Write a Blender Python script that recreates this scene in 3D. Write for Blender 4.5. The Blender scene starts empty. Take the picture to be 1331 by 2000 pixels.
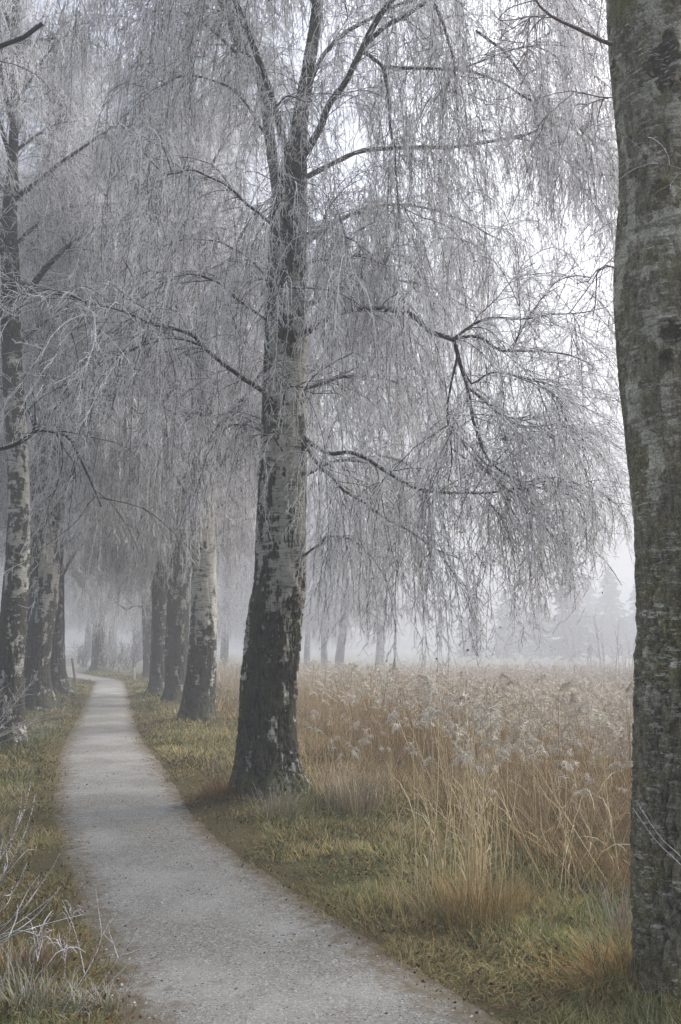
import bpy, math, random
import numpy as np
from math import radians as R
C = bpy.context.scene
COL = C.collection

# ------------------------------------------------------------------ camera
F = 1600.0            # focal length in photo pixels (photo 1331 x 2000)
PITCH = R(9.05)
EYE = 1.65
cam_d = bpy.data.cameras.new("camera")
cam = bpy.data.objects.new("camera", cam_d)
COL.objects.link(cam)
cam.location = (0, 0, EYE)
cam.rotation_euler = (R(90) + PITCH, 0, 0)
cam_d.sensor_fit = 'VERTICAL'
cam_d.sensor_height = 36
cam_d.lens = 36 * F / 2000
cam_d.clip_end = 900
cam_d.clip_start = 0.05
C.camera = cam

# ------------------------------------------------------------------ sky, sun, exposure
SUN_EL, SUN_AZ = R(34), R(62)          # azimuth measured from +Y towards +X
W = bpy.data.worlds.new("World")
C.world = W
W.use_nodes = True
nt = W.node_tree
sky = nt.nodes.new('ShaderNodeTexSky')
sky.sky_type = 'NISHITA'
sky.sun_disc = False
sky.sun_elevation = SUN_EL
sky.sun_rotation = SUN_AZ
sky.air_density = 1.0
sky.dust_density = 6.0
sky.ozone_density = 1.0
hs = nt.nodes.new('ShaderNodeHueSaturation')
hs.inputs['Saturation'].default_value = 0.5
bgn = nt.nodes['Background']
bgn.inputs['Strength'].default_value = 0.15
nt.links.new(sky.outputs[0], hs.inputs['Color'])
tc = nt.nodes.new('ShaderNodeTexCoord'); sz = nt.nodes.new('ShaderNodeSeparateXYZ'); mr_ = nt.nodes.new('ShaderNodeMapRange')
nt.links.new(tc.outputs['Generated'], sz.inputs[0]); nt.links.new(sz.outputs[2], mr_.inputs[0])
mr_.inputs[1].default_value = 0.0; mr_.inputs[2].default_value = 1.0; mr_.inputs[3].default_value = .45; mr_.inputs[4].default_value = 2.9   # cloud deck: zenith far brighter than horizon
vm = nt.nodes.new('ShaderNodeVectorMath'); vm.operation = 'SCALE'
nt.links.new(hs.outputs[0], vm.inputs[0]); nt.links.new(mr_.outputs[0], vm.inputs['Scale'])
nt.links.new(vm.outputs[0], bgn.inputs['Color'])
sd = bpy.data.lights.new("sun", 'SUN')
sd.energy = 0.5
sd.angle = R(50)
sd.color = (1.0, 0.96, 0.9)
sun = bpy.data.objects.new("sun", sd)
COL.objects.link(sun)
sun.rotation_euler = (R(90) - SUN_EL, 0, R(180) - SUN_AZ)
sun.location = (20, 10, 30)
C.view_settings.view_transform = 'Standard'
C.view_settings.look = 'None'
C.view_settings.gamma = 1
C.view_settings.exposure = 0.47
C.cycles.max_bounces = 8
C.cycles.diffuse_bounces = 5
C.cycles.glossy_bounces = 2
C.cycles.transmission_bounces = 2
C.cycles.volume_bounces = 1
C.cycles.transparent_max_bounces = 4
C.cycles.use_adaptive_sampling = True
C.cycles.adaptive_threshold = 0.006
C.cycles.sample_clamp_indirect = 4
C.cycles.use_denoising = True
C.cycles.denoiser = 'OPENIMAGEDENOISE'
C.cycles.denoising_input_passes = 'RGB_ALBEDO_NORMAL'
C.cycles.denoising_prefilter = 'ACCURATE'
C.cycles.caustics_reflective = False
C.cycles.caustics_refractive = False

# ------------------------------------------------------------------ pixel helpers
cp, sp = math.cos(PITCH), math.sin(PITCH)
def ray(px, py):
    a, b = (px - 665.5) / F, (1000.0 - py) / F
    return np.array([a, cp - b * sp, sp + b * cp])
def at(px, py, Y):
    d = ray(px, py)
    return np.array([0, 0, EYE]) + d * (Y / d[1])
def ground(px, py, z=0.0):
    d = ray(px, py)
    return np.array([0, 0, EYE]) + d * ((z - EYE) / d[2])
def depth(p):
    return p[1] * cp + (p[2] - EYE) * sp
def mpp(p):                       # metres per photo pixel at a point
    return depth(p) / F
rng = np.random.default_rng(7)

# ------------------------------------------------------------------ numeric noise
def _h(ix, iy, iz, seed):
    n = (ix.astype(np.int64) * 374761393 + iy.astype(np.int64) * 668265263 + iz.astype(np.int64) * 2147483647 + seed * 974634777) & 0xffffffff
    n = ((n ^ (n >> 13)) * 1274126177) & 0xffffffff
    n = ((n ^ (n >> 16)) * 2246822519) & 0xffffffff
    n = n ^ (n >> 15)
    return (n & 0xffffff) / float(0xffffff)
def vnoise(P, seed=0):
    P = np.asarray(P, float)
    i = np.floor(P); f = P - i; i = i.astype(np.int64)
    u = f * f * (3 - 2 * f)
    out = 0
    for dx in (0, 1):
        wx = u[..., 0] if dx else 1 - u[..., 0]
        for dy in (0, 1):
            wy = u[..., 1] if dy else 1 - u[..., 1]
            for dz in (0, 1):
                wz = u[..., 2] if dz else 1 - u[..., 2]
                out = out + wx * wy * wz * _h(i[..., 0] + dx, i[..., 1] + dy, i[..., 2] + dz, seed)
    return out * 2 - 1
def fbm(P, seed=0, o=4):
    P = np.asarray(P, float)
    s, a, t = 0, 1, 0
    for k in range(o):
        s = s + a * vnoise(P * 2 ** k, seed + k * 17); t += a; a *= .5
    return s / t
def worley(P, seed=0):            # returns F1, F2
    P = np.asarray(P, float)
    i = np.floor(P).astype(np.int64)
    f1 = np.full(P.shape[:-1], 9.0); f2 = f1.copy()
    for dx in (-1, 0, 1):
        for dy in (-1, 0, 1):
            for dz in (-1, 0, 1):
                c = i + np.array([dx, dy, dz])
                q = np.stack([c[..., k] + _h(c[..., 0], c[..., 1], c[..., 2], seed + 5 * k + 1) for k in range(3)], -1)
                d = np.sqrt(((q - P) ** 2).sum(-1))
                f2 = np.minimum(f2, np.maximum(f1, d)); f1 = np.minimum(f1, d)
    return f1, f2
def sstep(a, b, x):
    t = np.clip((x - a) / (b - a), 0, 1)
    return t * t * (3 - 2 * t)
def nrm(v):
    return v / np.maximum(np.linalg.norm(v, axis=-1, keepdims=True), 1e-9)

# ------------------------------------------------------------------ mesh helpers
def mk(name, V, faces, mat, smooth=True, attrs=None):
    """faces: list of int arrays (n,3) or (n,4)"""
    me = bpy.data.meshes.new(name)
    V = np.ascontiguousarray(V, np.float32)
    faces = [np.asarray(f, np.int32) for f in faces if len(f)]
    me.vertices.add(len(V)); me.vertices.foreach_set('co', V.ravel())
    loops = np.concatenate([f.ravel() for f in faces])
    tot = np.concatenate([np.full(len(f), f.shape[1], np.int32) for f in faces])
    st = np.concatenate([[0], np.cumsum(tot)[:-1]]).astype(np.int32)
    me.loops.add(len(loops)); me.loops.foreach_set('vertex_index', loops)
    me.polygons.add(len(tot)); me.polygons.foreach_set('loop_start', st)
    me.polygons.foreach_set('use_smooth', np.full(len(tot), smooth, bool))
    for k, a in (attrs or {}).items():
        a = np.asarray(a, np.float32)
        if a.ndim == 1:
            at_ = me.attributes.new(k, 'FLOAT', 'POINT'); at_.data.foreach_set('value', a)
        else:
            at_ = me.attributes.new(k, 'FLOAT_COLOR', 'POINT')
            if a.shape[1] == 3:
                a = np.concatenate([a, np.ones((len(a), 1), np.float32)], 1)
            at_.data.foreach_set('color', np.ascontiguousarray(a).ravel())
    me.materials.append(mat)
    me.update(calc_edges=True)
    return me
def link(name, me, parent=None, loc=(0, 0, 0)):
    o = bpy.data.objects.new(name, me); COL.objects.link(o)
    o.location = loc
    if parent is not None: o.parent = parent
    return o
def tag(o, label=None, cat=None, group=None, kind=None):
    for k, v in (('label', label), ('category', cat), ('group', group), ('kind', kind)):
        if v: o[k] = v
    return o
def empty(name, loc, label, cat, group=None):
    o = bpy.data.objects.new(name, None); COL.objects.link(o); o.location = loc
    o.empty_display_size = .2
    return tag(o, label, cat, group)
def tubes(P, Rd, ns=3):
    """P (M,n,3) polylines, Rd (M,n) radii -> verts, quads"""
    M, n, _ = P.shape
    T = np.empty_like(P)
    T[:, 1:-1] = P[:, 2:] - P[:, :-2]; T[:, 0] = P[:, 1] - P[:, 0]; T[:, -1] = P[:, -1] - P[:, -2]
    T = nrm(T)
    ref = np.tile(np.array([.31, .87, .39]), (M, 1))
    ref = ref + .2 * np.abs(P[:, 0, :] - np.floor(P[:, 0, :]))
    U = nrm(np.cross(T, nrm(ref)[:, None, :])); Vv = np.cross(T, U)
    th = np.arange(ns) * 2 * np.pi / ns
    V = P[:, :, None, :] + Rd[:, :, None, None] * (np.cos(th)[None, None, :, None] * U[:, :, None, :] + np.sin(th)[None, None, :, None] * Vv[:, :, None, :])
    idx = np.arange(M * n * ns).reshape(M, n, ns)
    a = idx[:, :-1, :]; b = np.roll(idx, -1, 2)[:, :-1, :]; c = np.roll(idx, -1, 2)[:, 1:, :]; d = idx[:, 1:, :]
    return V.reshape(-1, 3), np.stack([a, b, c, d], -1).reshape(-1, 4)
class MB:
    def __init__(s): s.V = []; s.F = []; s.A = {}; s.n = 0
    def add(s, V, F, **attrs):
        s.V.append(V); s.F += [np.asarray(f) + s.n for f in (F if isinstance(F, list) else [F])]
        for k, a in attrs.items(): s.A.setdefault(k, []).append(np.asarray(a))
        s.n += len(V)
    def mesh(s, name, mat, smooth=True):
        return mk(name, np.concatenate(s.V), s.F, mat, smooth, {k: np.concatenate(v) for k, v in s.A.items()})
def resample(P, step):
    P = np.asarray(P, float)
    # Catmull-Rom through the points, then even spacing
    Q = np.vstack([2 * P[0] - P[1], P, 2 * P[-1] - P[-2]])
    out = []
    for i in range(1, len(Q) - 2):
        t = np.linspace(0, 1, 12, endpoint=False)[:, None]
        p0, p1, p2, p3 = Q[i - 1], Q[i], Q[i + 1], Q[i + 2]
        out.append(.5 * (2 * p1 + (p2 - p0) * t + (2 * p0 - 5 * p1 + 4 * p2 - p3) * t ** 2 + (3 * p1 - p0 - 3 * p2 + p3) * t ** 3))
    out = np.vstack(out + [P[-1:]])
    s = np.concatenate([[0], np.cumsum(np.linalg.norm(np.diff(out, axis=0), axis=1))])
    n = max(3, int(round(s[-1] / step)) + 1)
    q = np.linspace(0, s[-1], n)
    return np.stack([np.interp(q, s, out[:, k]) for k in range(out.shape[1])], -1), q / s[-1], s[-1]

# ------------------------------------------------------------------ materials
def newmat(name):
    m = bpy.data.materials.new(name); m.use_nodes = True
    t = m.node_tree; b = t.nodes['Principled BSDF']
    b.inputs['Roughness'].default_value = .85
    b.inputs['Specular IOR Level'].default_value = .2
    return m, t, b
class N:
    def __init__(s, t): s.t = t
    def n(s, typ, **kw):
        o = s.t.nodes.new(typ)
        for k, v in kw.items(): setattr(o, k, v)
        return o
    def l(s, a, b): s.t.links.new(a, b)
    def coord(s, scale=(1, 1, 1), which='Object'):
        c = s.n('ShaderNodeTexCoord'); m = s.n('ShaderNodeMapping'); m.inputs['Scale'].default_value = scale
        s.l(c.outputs[which], m.inputs['Vector']); return m.outputs[0]
    def noise(s, vec, scale, detail=4, rough=.55):
        o = s.n('ShaderNodeTexNoise'); o.inputs['Scale'].default_value = scale; o.inputs['Detail'].default_value = detail; o.inputs['Roughness'].default_value = rough
        s.l(vec, o.inputs['Vector']); return o.outputs['Fac']
    def vor(s, vec, scale, feature='F1', out='Distance'):
        o = s.n('ShaderNodeTexVoronoi', feature=feature); o.inputs['Scale'].default_value = scale
        s.l(vec, o.inputs['Vector']); return o.outputs[out]
    def ramp(s, fac, a, b, ca=(0, 0, 0), cb=(1, 1, 1)):
        o = s.n('ShaderNodeValToRGB'); e = o.color_ramp.elements
        e[0].position = a; e[1].position = b; e[0].color = (*ca, 1); e[1].color = (*cb, 1)
        s.l(fac, o.inputs[0]); return o.outputs[0]
    def math(s, op, a, b=None, clamp=False):
        o = s.n('ShaderNodeMath', operation=op, use_clamp=clamp)
        for i, v in enumerate((a, b)):
            if v is None: continue
            if isinstance(v, (int, float)): o.inputs[i].default_value = v
            else: s.l(v, o.inputs[i])
        return o.outputs[0]
    def mix(s, fac, a, b):
        o = s.n('ShaderNodeMix', data_type='RGBA')
        for i, v in ((0, fac), (6, a), (7, b)):
            if isinstance(v, (int, float)): o.inputs[i].default_value = v
            elif isinstance(v, tuple): o.inputs[i].default_value = (*v, 1)
            else: s.l(v, o.inputs[i])
        return o.outputs[2]
    def attr(s, name, out='Fac'):
        o = s.n('ShaderNodeAttribute'); o.attribute_name = name; return o.outputs[out]
    def bump(s, h, strength, dist, b, normal=None):
        o = s.n('ShaderNodeBump'); o.inputs['Strength'].default_value = strength; o.inputs['Distance'].default_value = dist
        s.l(h, o.inputs['Height'])
        if normal is not None: s.l(normal, o.inputs['Normal'])
        s.l(o.outputs[0], b.inputs['Normal']); return o.outputs[0]

def bark_mat(name, white_lo, white_hi, moss=.3, z_lo=.3, z_hi=4.0, pale=(.52, .52, .49), dark=(.048, .047, .041), tint=(.085, .095, .04), side=.03, streak=0.0):
    """birch bark: pale papery skin broken by dark furrowed plates, more pale skin with height"""
    m, t, b = newmat(name); g = N(t)
    co = g.coord((1, 1, 1))
    sep = g.n('ShaderNodeSeparateXYZ'); g.l(co, sep.inputs[0])
    mr = g.n('ShaderNodeMapRange'); g.l(sep.outputs[2], mr.inputs[0])
    for i, v in enumerate((z_lo, z_hi, white_lo, white_hi)): mr.inputs[i + 1].default_value = v
    vert = g.coord((1, 1, .38)); horiz = g.coord((1, 1, 7.5)); horiz2 = g.coord((1, 1, 3.0))
    n1 = g.noise(vert, 5.5, 4, .6); n2 = g.noise(horiz2, 5.0, 5, .6)
    patch = g.math('ADD', g.math('MULTIPLY', n1, .68), g.math('MULTIPLY', n2, .32))
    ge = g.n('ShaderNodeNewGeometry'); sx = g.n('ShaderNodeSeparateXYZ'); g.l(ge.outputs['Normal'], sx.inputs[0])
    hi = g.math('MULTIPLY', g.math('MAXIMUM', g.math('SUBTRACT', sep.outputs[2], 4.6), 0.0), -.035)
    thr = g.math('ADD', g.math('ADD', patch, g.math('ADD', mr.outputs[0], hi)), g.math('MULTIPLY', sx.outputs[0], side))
    wm = g.ramp(thr, .50, .535)
    crack = g.attr('crack')
    dj = g.n('ShaderNodeVectorMath', operation='ADD'); g.l(g.coord((1, 1, .62)), dj.inputs[0])
    dn = g.n('ShaderNodeTexNoise'); dn.inputs['Scale'].default_value = 9; g.l(co, dn.inputs['Vector'])
    ds = g.n('ShaderNodeVectorMath', operation='SCALE'); ds.inputs['Scale'].default_value = .16; g.l(dn.outputs['Color'], ds.inputs[0]); g.l(ds.outputs[0], dj.inputs[1])
    scar = g.ramp(g.vor(dj.outputs[0], 3.6), .20, .27)                   # black diamond scars of old branches
    wm2 = g.math('MULTIPLY', g.math('MULTIPLY', wm, g.ramp(crack, .12, .3)), scar)
    # pale skin with thin horizontal lenticels and grey clouding
    len_ = g.ramp(g.noise(horiz, 7.0, 5, .65), .54, .63)
    cloud = g.noise(co, 9, 4)
    palec = g.mix(g.ramp(cloud, .35, .7), pale, tuple(x * .62 for x in pale))
    palec = g.mix(g.math('MULTIPLY', len_, .85), palec, tuple(x * 1.3 for x in dark))
    # dark plates: deep furrows, grey ridges, lichen and moss
    rn = g.noise(vert, 38, 5, .65)
    darkc = g.mix(g.ramp(rn, .35, .68), tuple(x * .45 for x in dark), tuple(x * 2.0 for x in dark))
    darkc = g.mix(g.ramp(crack, .02, .42), tuple(x * .2 for x in dark), darkc)  # furrows' own dark bark, deepened by relief shade put into the colour
    lowz = g.math('MULTIPLY', g.math('SUBTRACT', .45, sep.outputs[2]), .5, True)
    ml = g.ramp(g.math('ADD', g.noise(co, 3.1, 4, .6), lowz), .5, .68)
    darkc = g.mix(g.math('MULTIPLY', ml, moss), darkc, tint)
    li = g.ramp(g.noise(co, 46, 3, .6), .63, .7)
    darkc = g.mix(g.math('MULTIPLY', li, .55), darkc, (.34, .35, .33))
    col = g.mix(wm2, darkc, palec)
    if streak:                                  # short pale papery flecks lying across the stem
        fl = g.ramp(g.noise(g.coord((1, 1, 4.2)), 12, 5, .7), .55, .585)
        fz = g.ramp(g.noise(co, 3.3, 3), .40, .58)
        col = g.mix(g.math('MULTIPLY', g.math('MULTIPLY', fl, fz), streak), col, (.56, .555, .51))
        sp = g.ramp(g.noise(co, 95, 3, .7), .38, .62, (.55, .55, .55), (1.25, 1.25, 1.25))
        mm = g.n('ShaderNodeMix', data_type='RGBA', blend_type='MULTIPLY'); mm.inputs[0].default_value = 1
        g.l(col, mm.inputs[6]); g.l(sp, mm.inputs[7]); col = mm.outputs[2]
    g.l(col, b.inputs['Base Color'])
    tone = g.ramp(g.noise(g.coord((1, 1, .6)), 2.2, 4, .6), .3, .7, (.68, .68, .66), (1.25, 1.25, 1.22))
    tm = g.n('ShaderNodeMix', data_type='RGBA', blend_type='MULTIPLY'); tm.inputs[0].default_value = 1
    g.l(col, tm.inputs[6]); g.l(tone, tm.inputs[7]); g.l(tm.outputs[2], b.inputs['Base Color'])
    hgt = g.math('ADD', g.math('MULTIPLY', rn, g.math('SUBTRACT', 1.0, wm2)), g.math('MULTIPLY', g.math('SUBTRACT', n2, g.math('MULTIPLY', len_, .4)), .5))
    g.bump(hgt, 1.0, .02, b)
    b.inputs['Roughness'].default_value = .75
    return m
M = {}
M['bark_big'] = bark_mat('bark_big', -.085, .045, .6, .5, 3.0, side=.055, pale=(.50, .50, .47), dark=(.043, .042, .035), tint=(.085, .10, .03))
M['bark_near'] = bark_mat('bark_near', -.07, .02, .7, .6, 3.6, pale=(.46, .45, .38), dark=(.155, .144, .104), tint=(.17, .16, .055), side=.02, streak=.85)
M['bark_white'] = bark_mat('bark_white', -.10, .07, .35, .4, 2.4)
M['bark_grey'] = bark_mat('bark_grey', -.07, -.02, .35, .3, 4.0, dark=(.046, .046, .043), pale=(.44, .44, .42))
M['bark_left'] = bark_mat('bark_left', -.08, .03, .35, .3, 4.0)

def frost_mat(name, frost, dark, amount, scale=30, uneven=0.0):
    m, t, b = newmat(name); g = N(t)
    co = g.coord((1, 1, 1))
    n1 = g.noise(co, scale, 2)
    ge = g.n('ShaderNodeNewGeometry'); sx = g.n('ShaderNodeSeparateXYZ'); g.l(ge.outputs['Normal'], sx.inputs[0])
    f = g.math('ADD', g.math('MULTIPLY', n1, .9), g.math('MULTIPLY', sx.outputs[2], .22))   # rime sits more on top
    if uneven: f = g.math('ADD', f, g.math('MULTIPLY', g.math('SUBTRACT', g.attr('rime'), .5), uneven))
    fac = g.ramp(f, .62 - amount * .5, .72 - amount * .5)
    g.l(g.mix(fac, dark, frost), b.inputs['Base Color'])
    b.inputs['Roughness'].default_value = .9
    return m
M['twig'] = frost_mat('rimed_twig', (.90, .90, .93), (.08, .075, .07), .68, 70, .5)
M['limb'] = frost_mat('limb_bark', (.46, .47, .47), (.034, .033, .028), .20, 45)
M['limb_pale'] = frost_mat('limb_bark_pale', (.40, .40, .38), (.15, .145, .13), .05, 22)
M['shrub'] = frost_mat('rimed_shrub', (.62, .62, .64), (.17, .11, .09), .5, 130)

def vcol_mat(name, rough=.9, var=.25):
    m, t, b = newmat(name); g = N(t)
    c = g.attr('col', 'Color'); n1 = g.noise(g.coord((1, 1, 1)), 40, 2)
    mx = g.n('ShaderNodeMix', data_type='RGBA', blend_type='MULTIPLY'); mx.inputs[0].default_value = 1
    g.l(c, mx.inputs[6]); g.l(g.ramp(n1, .3, .7, (1 - var,) * 3, (1 + var * .4,) * 3), mx.inputs[7])
    g.l(mx.outputs[2], b.inputs['Base Color']); b.inputs['Roughness'].default_value = rough
    return m
M['grass'] = vcol_mat('grass_blades'); M['reed'] = vcol_mat('reed_straw'); M['leaf'] = vcol_mat('dead_leaf'); M['stone'] = vcol_mat('gravel_chips')
M['needle'] = vcol_mat('spruce_needles')

def ground_mat():
    m, t, b = newmat('turf'); g = N(t)
    co = g.coord((1, 1, 1)); s = g.attr('pathdist')
    n1 = g.noise(co, .9, 4); n2 = g.noise(co, 14, 5, .65); n3 = g.noise(co, 90, 3)
    base = g.mix(g.ramp(n1, .4, .62), (.105, .115, .034), (.17, .14, .06))
    base = g.mix(g.ramp(n2, .45, .75), base, (.07, .045, .022))
    sd = g.math('ADD', s, g.math('MULTIPLY', g.math('SUBTRACT', n2, .5), .5))
    base = g.mix(g.ramp(sd, .05, .5, (1, 1, 1), (0, 0, 0)), base, (.135, .115, .052))
    base = g.mix(g.math('MULTIPLY', g.attr('root'), g.ramp(n2, .3, .6)), base, g.mix(g.ramp(n3, .45, .6), (.045, .05, .016), (.10, .055, .022)))
    field = g.attr('field')
    base = g.mix(field, base, (.20, .135, .075))
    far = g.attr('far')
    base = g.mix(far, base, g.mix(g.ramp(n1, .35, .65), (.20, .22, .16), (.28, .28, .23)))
    gr = g.ramp(n3, .62, .72); base = g.mix(g.math('MULTIPLY', gr, .4), base, (.32, .31, .25)); base = g.mix(g.math('MULTIPLY', g.ramp(n3, .3, .42, (1, 1, 1), (0, 0, 0)), .6), base, (.04, .032, .018))
    g.l(base, b.inputs['Base Color'])
    g.bump(g.math('ADD', n2, n3), 1.0, .04, b)
    b.inputs['Roughness'].default_value = .95
    return m
M['ground'] = ground_mat()
def path_mat():
    m, t, b = newmat('gravel'); g = N(t)
    co = g.coord((1, 1, 1)); e = g.attr('edge')
    n1 = g.noise(co, .9, 5); n2 = g.noise(co, 11, 5, .6); n3 = g.noise(co, 70, 4, .7); n4 = g.noise(co, 210, 3, .7)
    v = g.vor(co, 95, 'F1', 'Color'); sv = g.n('ShaderNodeSeparateColor'); g.l(v, sv.inputs[0])
    k = g.math('ADD', g.math('MULTIPLY', n3, .5), g.math('MULTIPLY', n4, .5))
    c = g.mix(g.ramp(k, .36, .66), (.17, .165, .145), (.43, .425, .395))
    c = g.mix(g.math('MULTIPLY', g.ramp(sv.outputs[0], .80, .95), .6), c, (.58, .59, .59))
    c = g.mix(g.ramp(sv.outputs[1], .86, .98), c, (.12, .115, .10))
    c = g.mix(g.math('MULTIPLY', g.ramp(n1, .45, .66), .5), c, (.56, .56, .555))
    c = g.mix(g.math('MULTIPLY', g.ramp(n2, .55, .8), .5), c, (.20, .185, .16))
    ee = g.math('ADD', e, g.math('MULTIPLY', g.math('SUBTRACT', n2, .5), 1.0))
    c = g.mix(g.ramp(ee, .62, 1.02), c, (.17, .135, .08))
    g.l(c, b.inputs['Base Color'])
    g.bump(g.math('ADD', k, g.math('MULTIPLY', sv.outputs[2], .3)), 1.0, .02, b)
    b.inputs['Roughness'].default_value = .9
    return m
M['path'] = path_mat()
def wood_mat():
    m, t, b = newmat('weathered_wood'); g = N(t)
    n1 = g.noise(g.coord((1, 1, .1)), 40, 4)
    g.l(g.mix(n1, (.09, .08, .065), (.24, .22, .19)), b.inputs['Base Color']); return m
M['wood'] = wood_mat()
def pale_wood():
    m, t, b = newmat('pale_wood'); g = N(t)
    n1 = g.noise(g.coord((1, 1, .1)), 40, 4)
    g.l(g.mix(n1, (.35, .32, .26), (.5, .47, .4)), b.inputs['Base Color']); return m
M['pale_wood'] = pale_wood()

# ------------------------------------------------------------------ terrain
TREES = {}     # base positions (x, y)
def base(px, py): return ground(px, py)
T0, T1, T2, T3, T4, T5 = base(1367, 1962), base(527, 1562), base(385, 1415), base(345, 1374), base(311, 1358), base(292, 1326)
L1, L2, L3 = base(14, 1458), base(72, 1393), base(112, 1360)
MID = base(195, 1313)
ROWY = np.array([-20, T0[1], T1[1], T2[1], T3[1], T4[1], T5[1], 60, 260])
ROWX = np.array([T0[0] + 10, T0[0], T1[0], T2[0], T3[0], T4[0], T5[0], T5[0] - 6, T5[0] - 70])
def rowdist(x, y): return (x - np.interp(y, ROWY, ROWX)) * .88

PL = [(285, 2000), (240, 1900), (197, 1800), (176, 1750), (160, 1700), (140, 1650), (126, 1600), (118, 1550), (122, 1500), (132, 1450), (156, 1400), (174, 1362), (184, 1340), (186, 1330)]
PR = [(950, 2000), (792, 1900), (640, 1800), (566, 1750), (494, 1700), (426, 1650), (376, 1600), (344, 1550), (316, 1500), (277, 1450), (258, 1400), (250, 1362), (244, 1340), (240, 1330)]
cl, hw = [], []
for a, c_ in zip(PL, PR):
    g1, g2 = ground(*a), ground(*c_)
    cl.append((g1 + g2)[:2] / 2); hw.append(abs(g2[0] - g1[0]) / 2)
d0 = nrm(cl[0] - cl[1])
cl = [cl[0] + d0 * 6, cl[0] + d0 * 3] + cl; hw = [hw[0], hw[0]] + hw
for q, w in (((196, 1326), .72), ((150, 1319), .75), (( 126, 1311), .8), ((128, 1304), .8), ((150, 1300), .8), ((180, 1296), .8), ((190, 1289), .8)):
    cl.append(ground(*q)[:2]); hw.append(w)
cl = np.array(cl); hw = np.array(hw)
PC, PT, PLEN = resample(np.column_stack([cl, hw]), .25)
PW = np.clip(PC[:, 2], .55, 1.0); PC = PC[:, :2]
def pathsd(x, y):
    """distance outside the path edge (negative on the path)"""
    x = np.asarray(x, float); sh = x.shape; x = x.ravel(); y = np.asarray(y, float).ravel()
    out = np.empty(len(x))
    for i in range(0, len(x), 20000):
        d = np.hypot(x[i:i + 20000, None] - PC[None, :, 0], y[i:i + 20000, None] - PC[None, :, 1])
        k = d.argmin(1); out[i:i + 20000] = d[np.arange(len(k)), k] - PW[k]
    return out.reshape(sh)
MOUNDS = [(T0, .5, .10), (T1, .8, .10), (T2, .8, .14), (T3, .8, .14), (T4, .8, .12), (T5, 1.0, .12), (L1, .8, .1), (L2, .9, .14), (L3, .9, .14), (MID, 1.3, .12)]
def H0(x, y):
    x = np.asarray(x, float); y = np.asarray(y, float)
    d = rowdist(x, y)
    h = -.6 * sstep(.7, 5.0, d)
    P = np.stack([x, y, x * 0], -1)
    h = h + .035 * fbm(P * .9, 3, 3) * sstep(0, 60, 60 - np.abs(y)) + .012 * fbm(P * 5, 5, 3)
    for b_, r_, a_ in MOUNDS:
        h = h + a_ * np.exp(-((x - b_[0]) ** 2 + (y - b_[1]) ** 2) / r_ ** 2)
    return h
def H(x, y, sd=None):
    if sd is None: sd = pathsd(x, y)
    k = sstep(-.12, .22, sd)
    return H0(x, y) * (.25 + .75 * sstep(0, .5, sd)) * k + (1 - k) * (-.05)
def build_ground():
    def axis(lo, hi, c0, fine, grow):
        a = [c0]; s = fine
        while a[-1] < hi: a.append(a[-1] + s); s = fine + grow * max(0, abs(a[-1]) - 6)
        b_ = [c0]; s = fine
        while b_[-1] > lo: b_.append(b_[-1] - s); s = fine + grow * max(0, abs(b_[-1]) - 6)
        return np.array(b_[:0:-1] + a)
    xs = axis(-200, 200, 0, .11, .045); ys = axis(-14, 260, 3, .10, .028)
    X, Y = np.meshgrid(xs, ys); sd = pathsd(X, Y)
    Z = H(X, Y, sd)
    n, m_ = X.shape
    idx = np.arange(n * m_).reshape(n, m_)
    q = np.stack([idx[:-1, :-1], idx[:-1, 1:], idx[1:, 1:], idx[1:, :-1]], -1).reshape(-1, 4)
    fd = sstep(1.2, 2.8, rowdist(X, Y))
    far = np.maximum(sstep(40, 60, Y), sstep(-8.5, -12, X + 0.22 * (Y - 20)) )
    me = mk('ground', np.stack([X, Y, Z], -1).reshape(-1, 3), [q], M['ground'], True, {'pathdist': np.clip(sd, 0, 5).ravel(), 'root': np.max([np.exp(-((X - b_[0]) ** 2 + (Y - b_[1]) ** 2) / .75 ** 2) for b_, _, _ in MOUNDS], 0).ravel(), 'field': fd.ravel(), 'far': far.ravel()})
    tag(link('ground', me), kind='structure')
    # gravel path sheet
    t = nrm(np.gradient(PC, axis=0)); nv = np.stack([t[:, 1], -t[:, 0]], -1)
    k = 25; u = np.linspace(-1, 1, k)
    wob = 1 + .06 * fbm(np.stack([PC[:, 0] * 2, PC[:, 1] * 2, PC[:, 0] * 0], -1), 9, 3)
    P = PC[:, None, :] + nv[:, None, :] * (u[None, :, None] * (PW * wob + .05)[:, None, None])
    z = -.05 + .022 + .012 * (1 - u ** 2)[None, :] + .005 * fbm(np.concatenate([P * 3, P[..., :1] * 0], -1), 21, 3)
    V = np.concatenate([P, z[..., None]], -1)
    idx = np.arange(len(PC) * k).reshape(len(PC), k)
    q = np.stack([idx[:-1, :-1], idx[:-1, 1:], idx[1:, 1:], idx[1:, :-1]], -1).reshape(-1, 4)
    me = mk('gravel_path', V.reshape(-1, 3), [q[:, ::-1]], M['path'], True, {'edge': np.tile(np.abs(u), len(PC))})
    tag(link('gravel_path', me), kind='structure')
build_ground()
def Hs(x, y): return float(H(np.array([x]), np.array([y]))[0])

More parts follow.
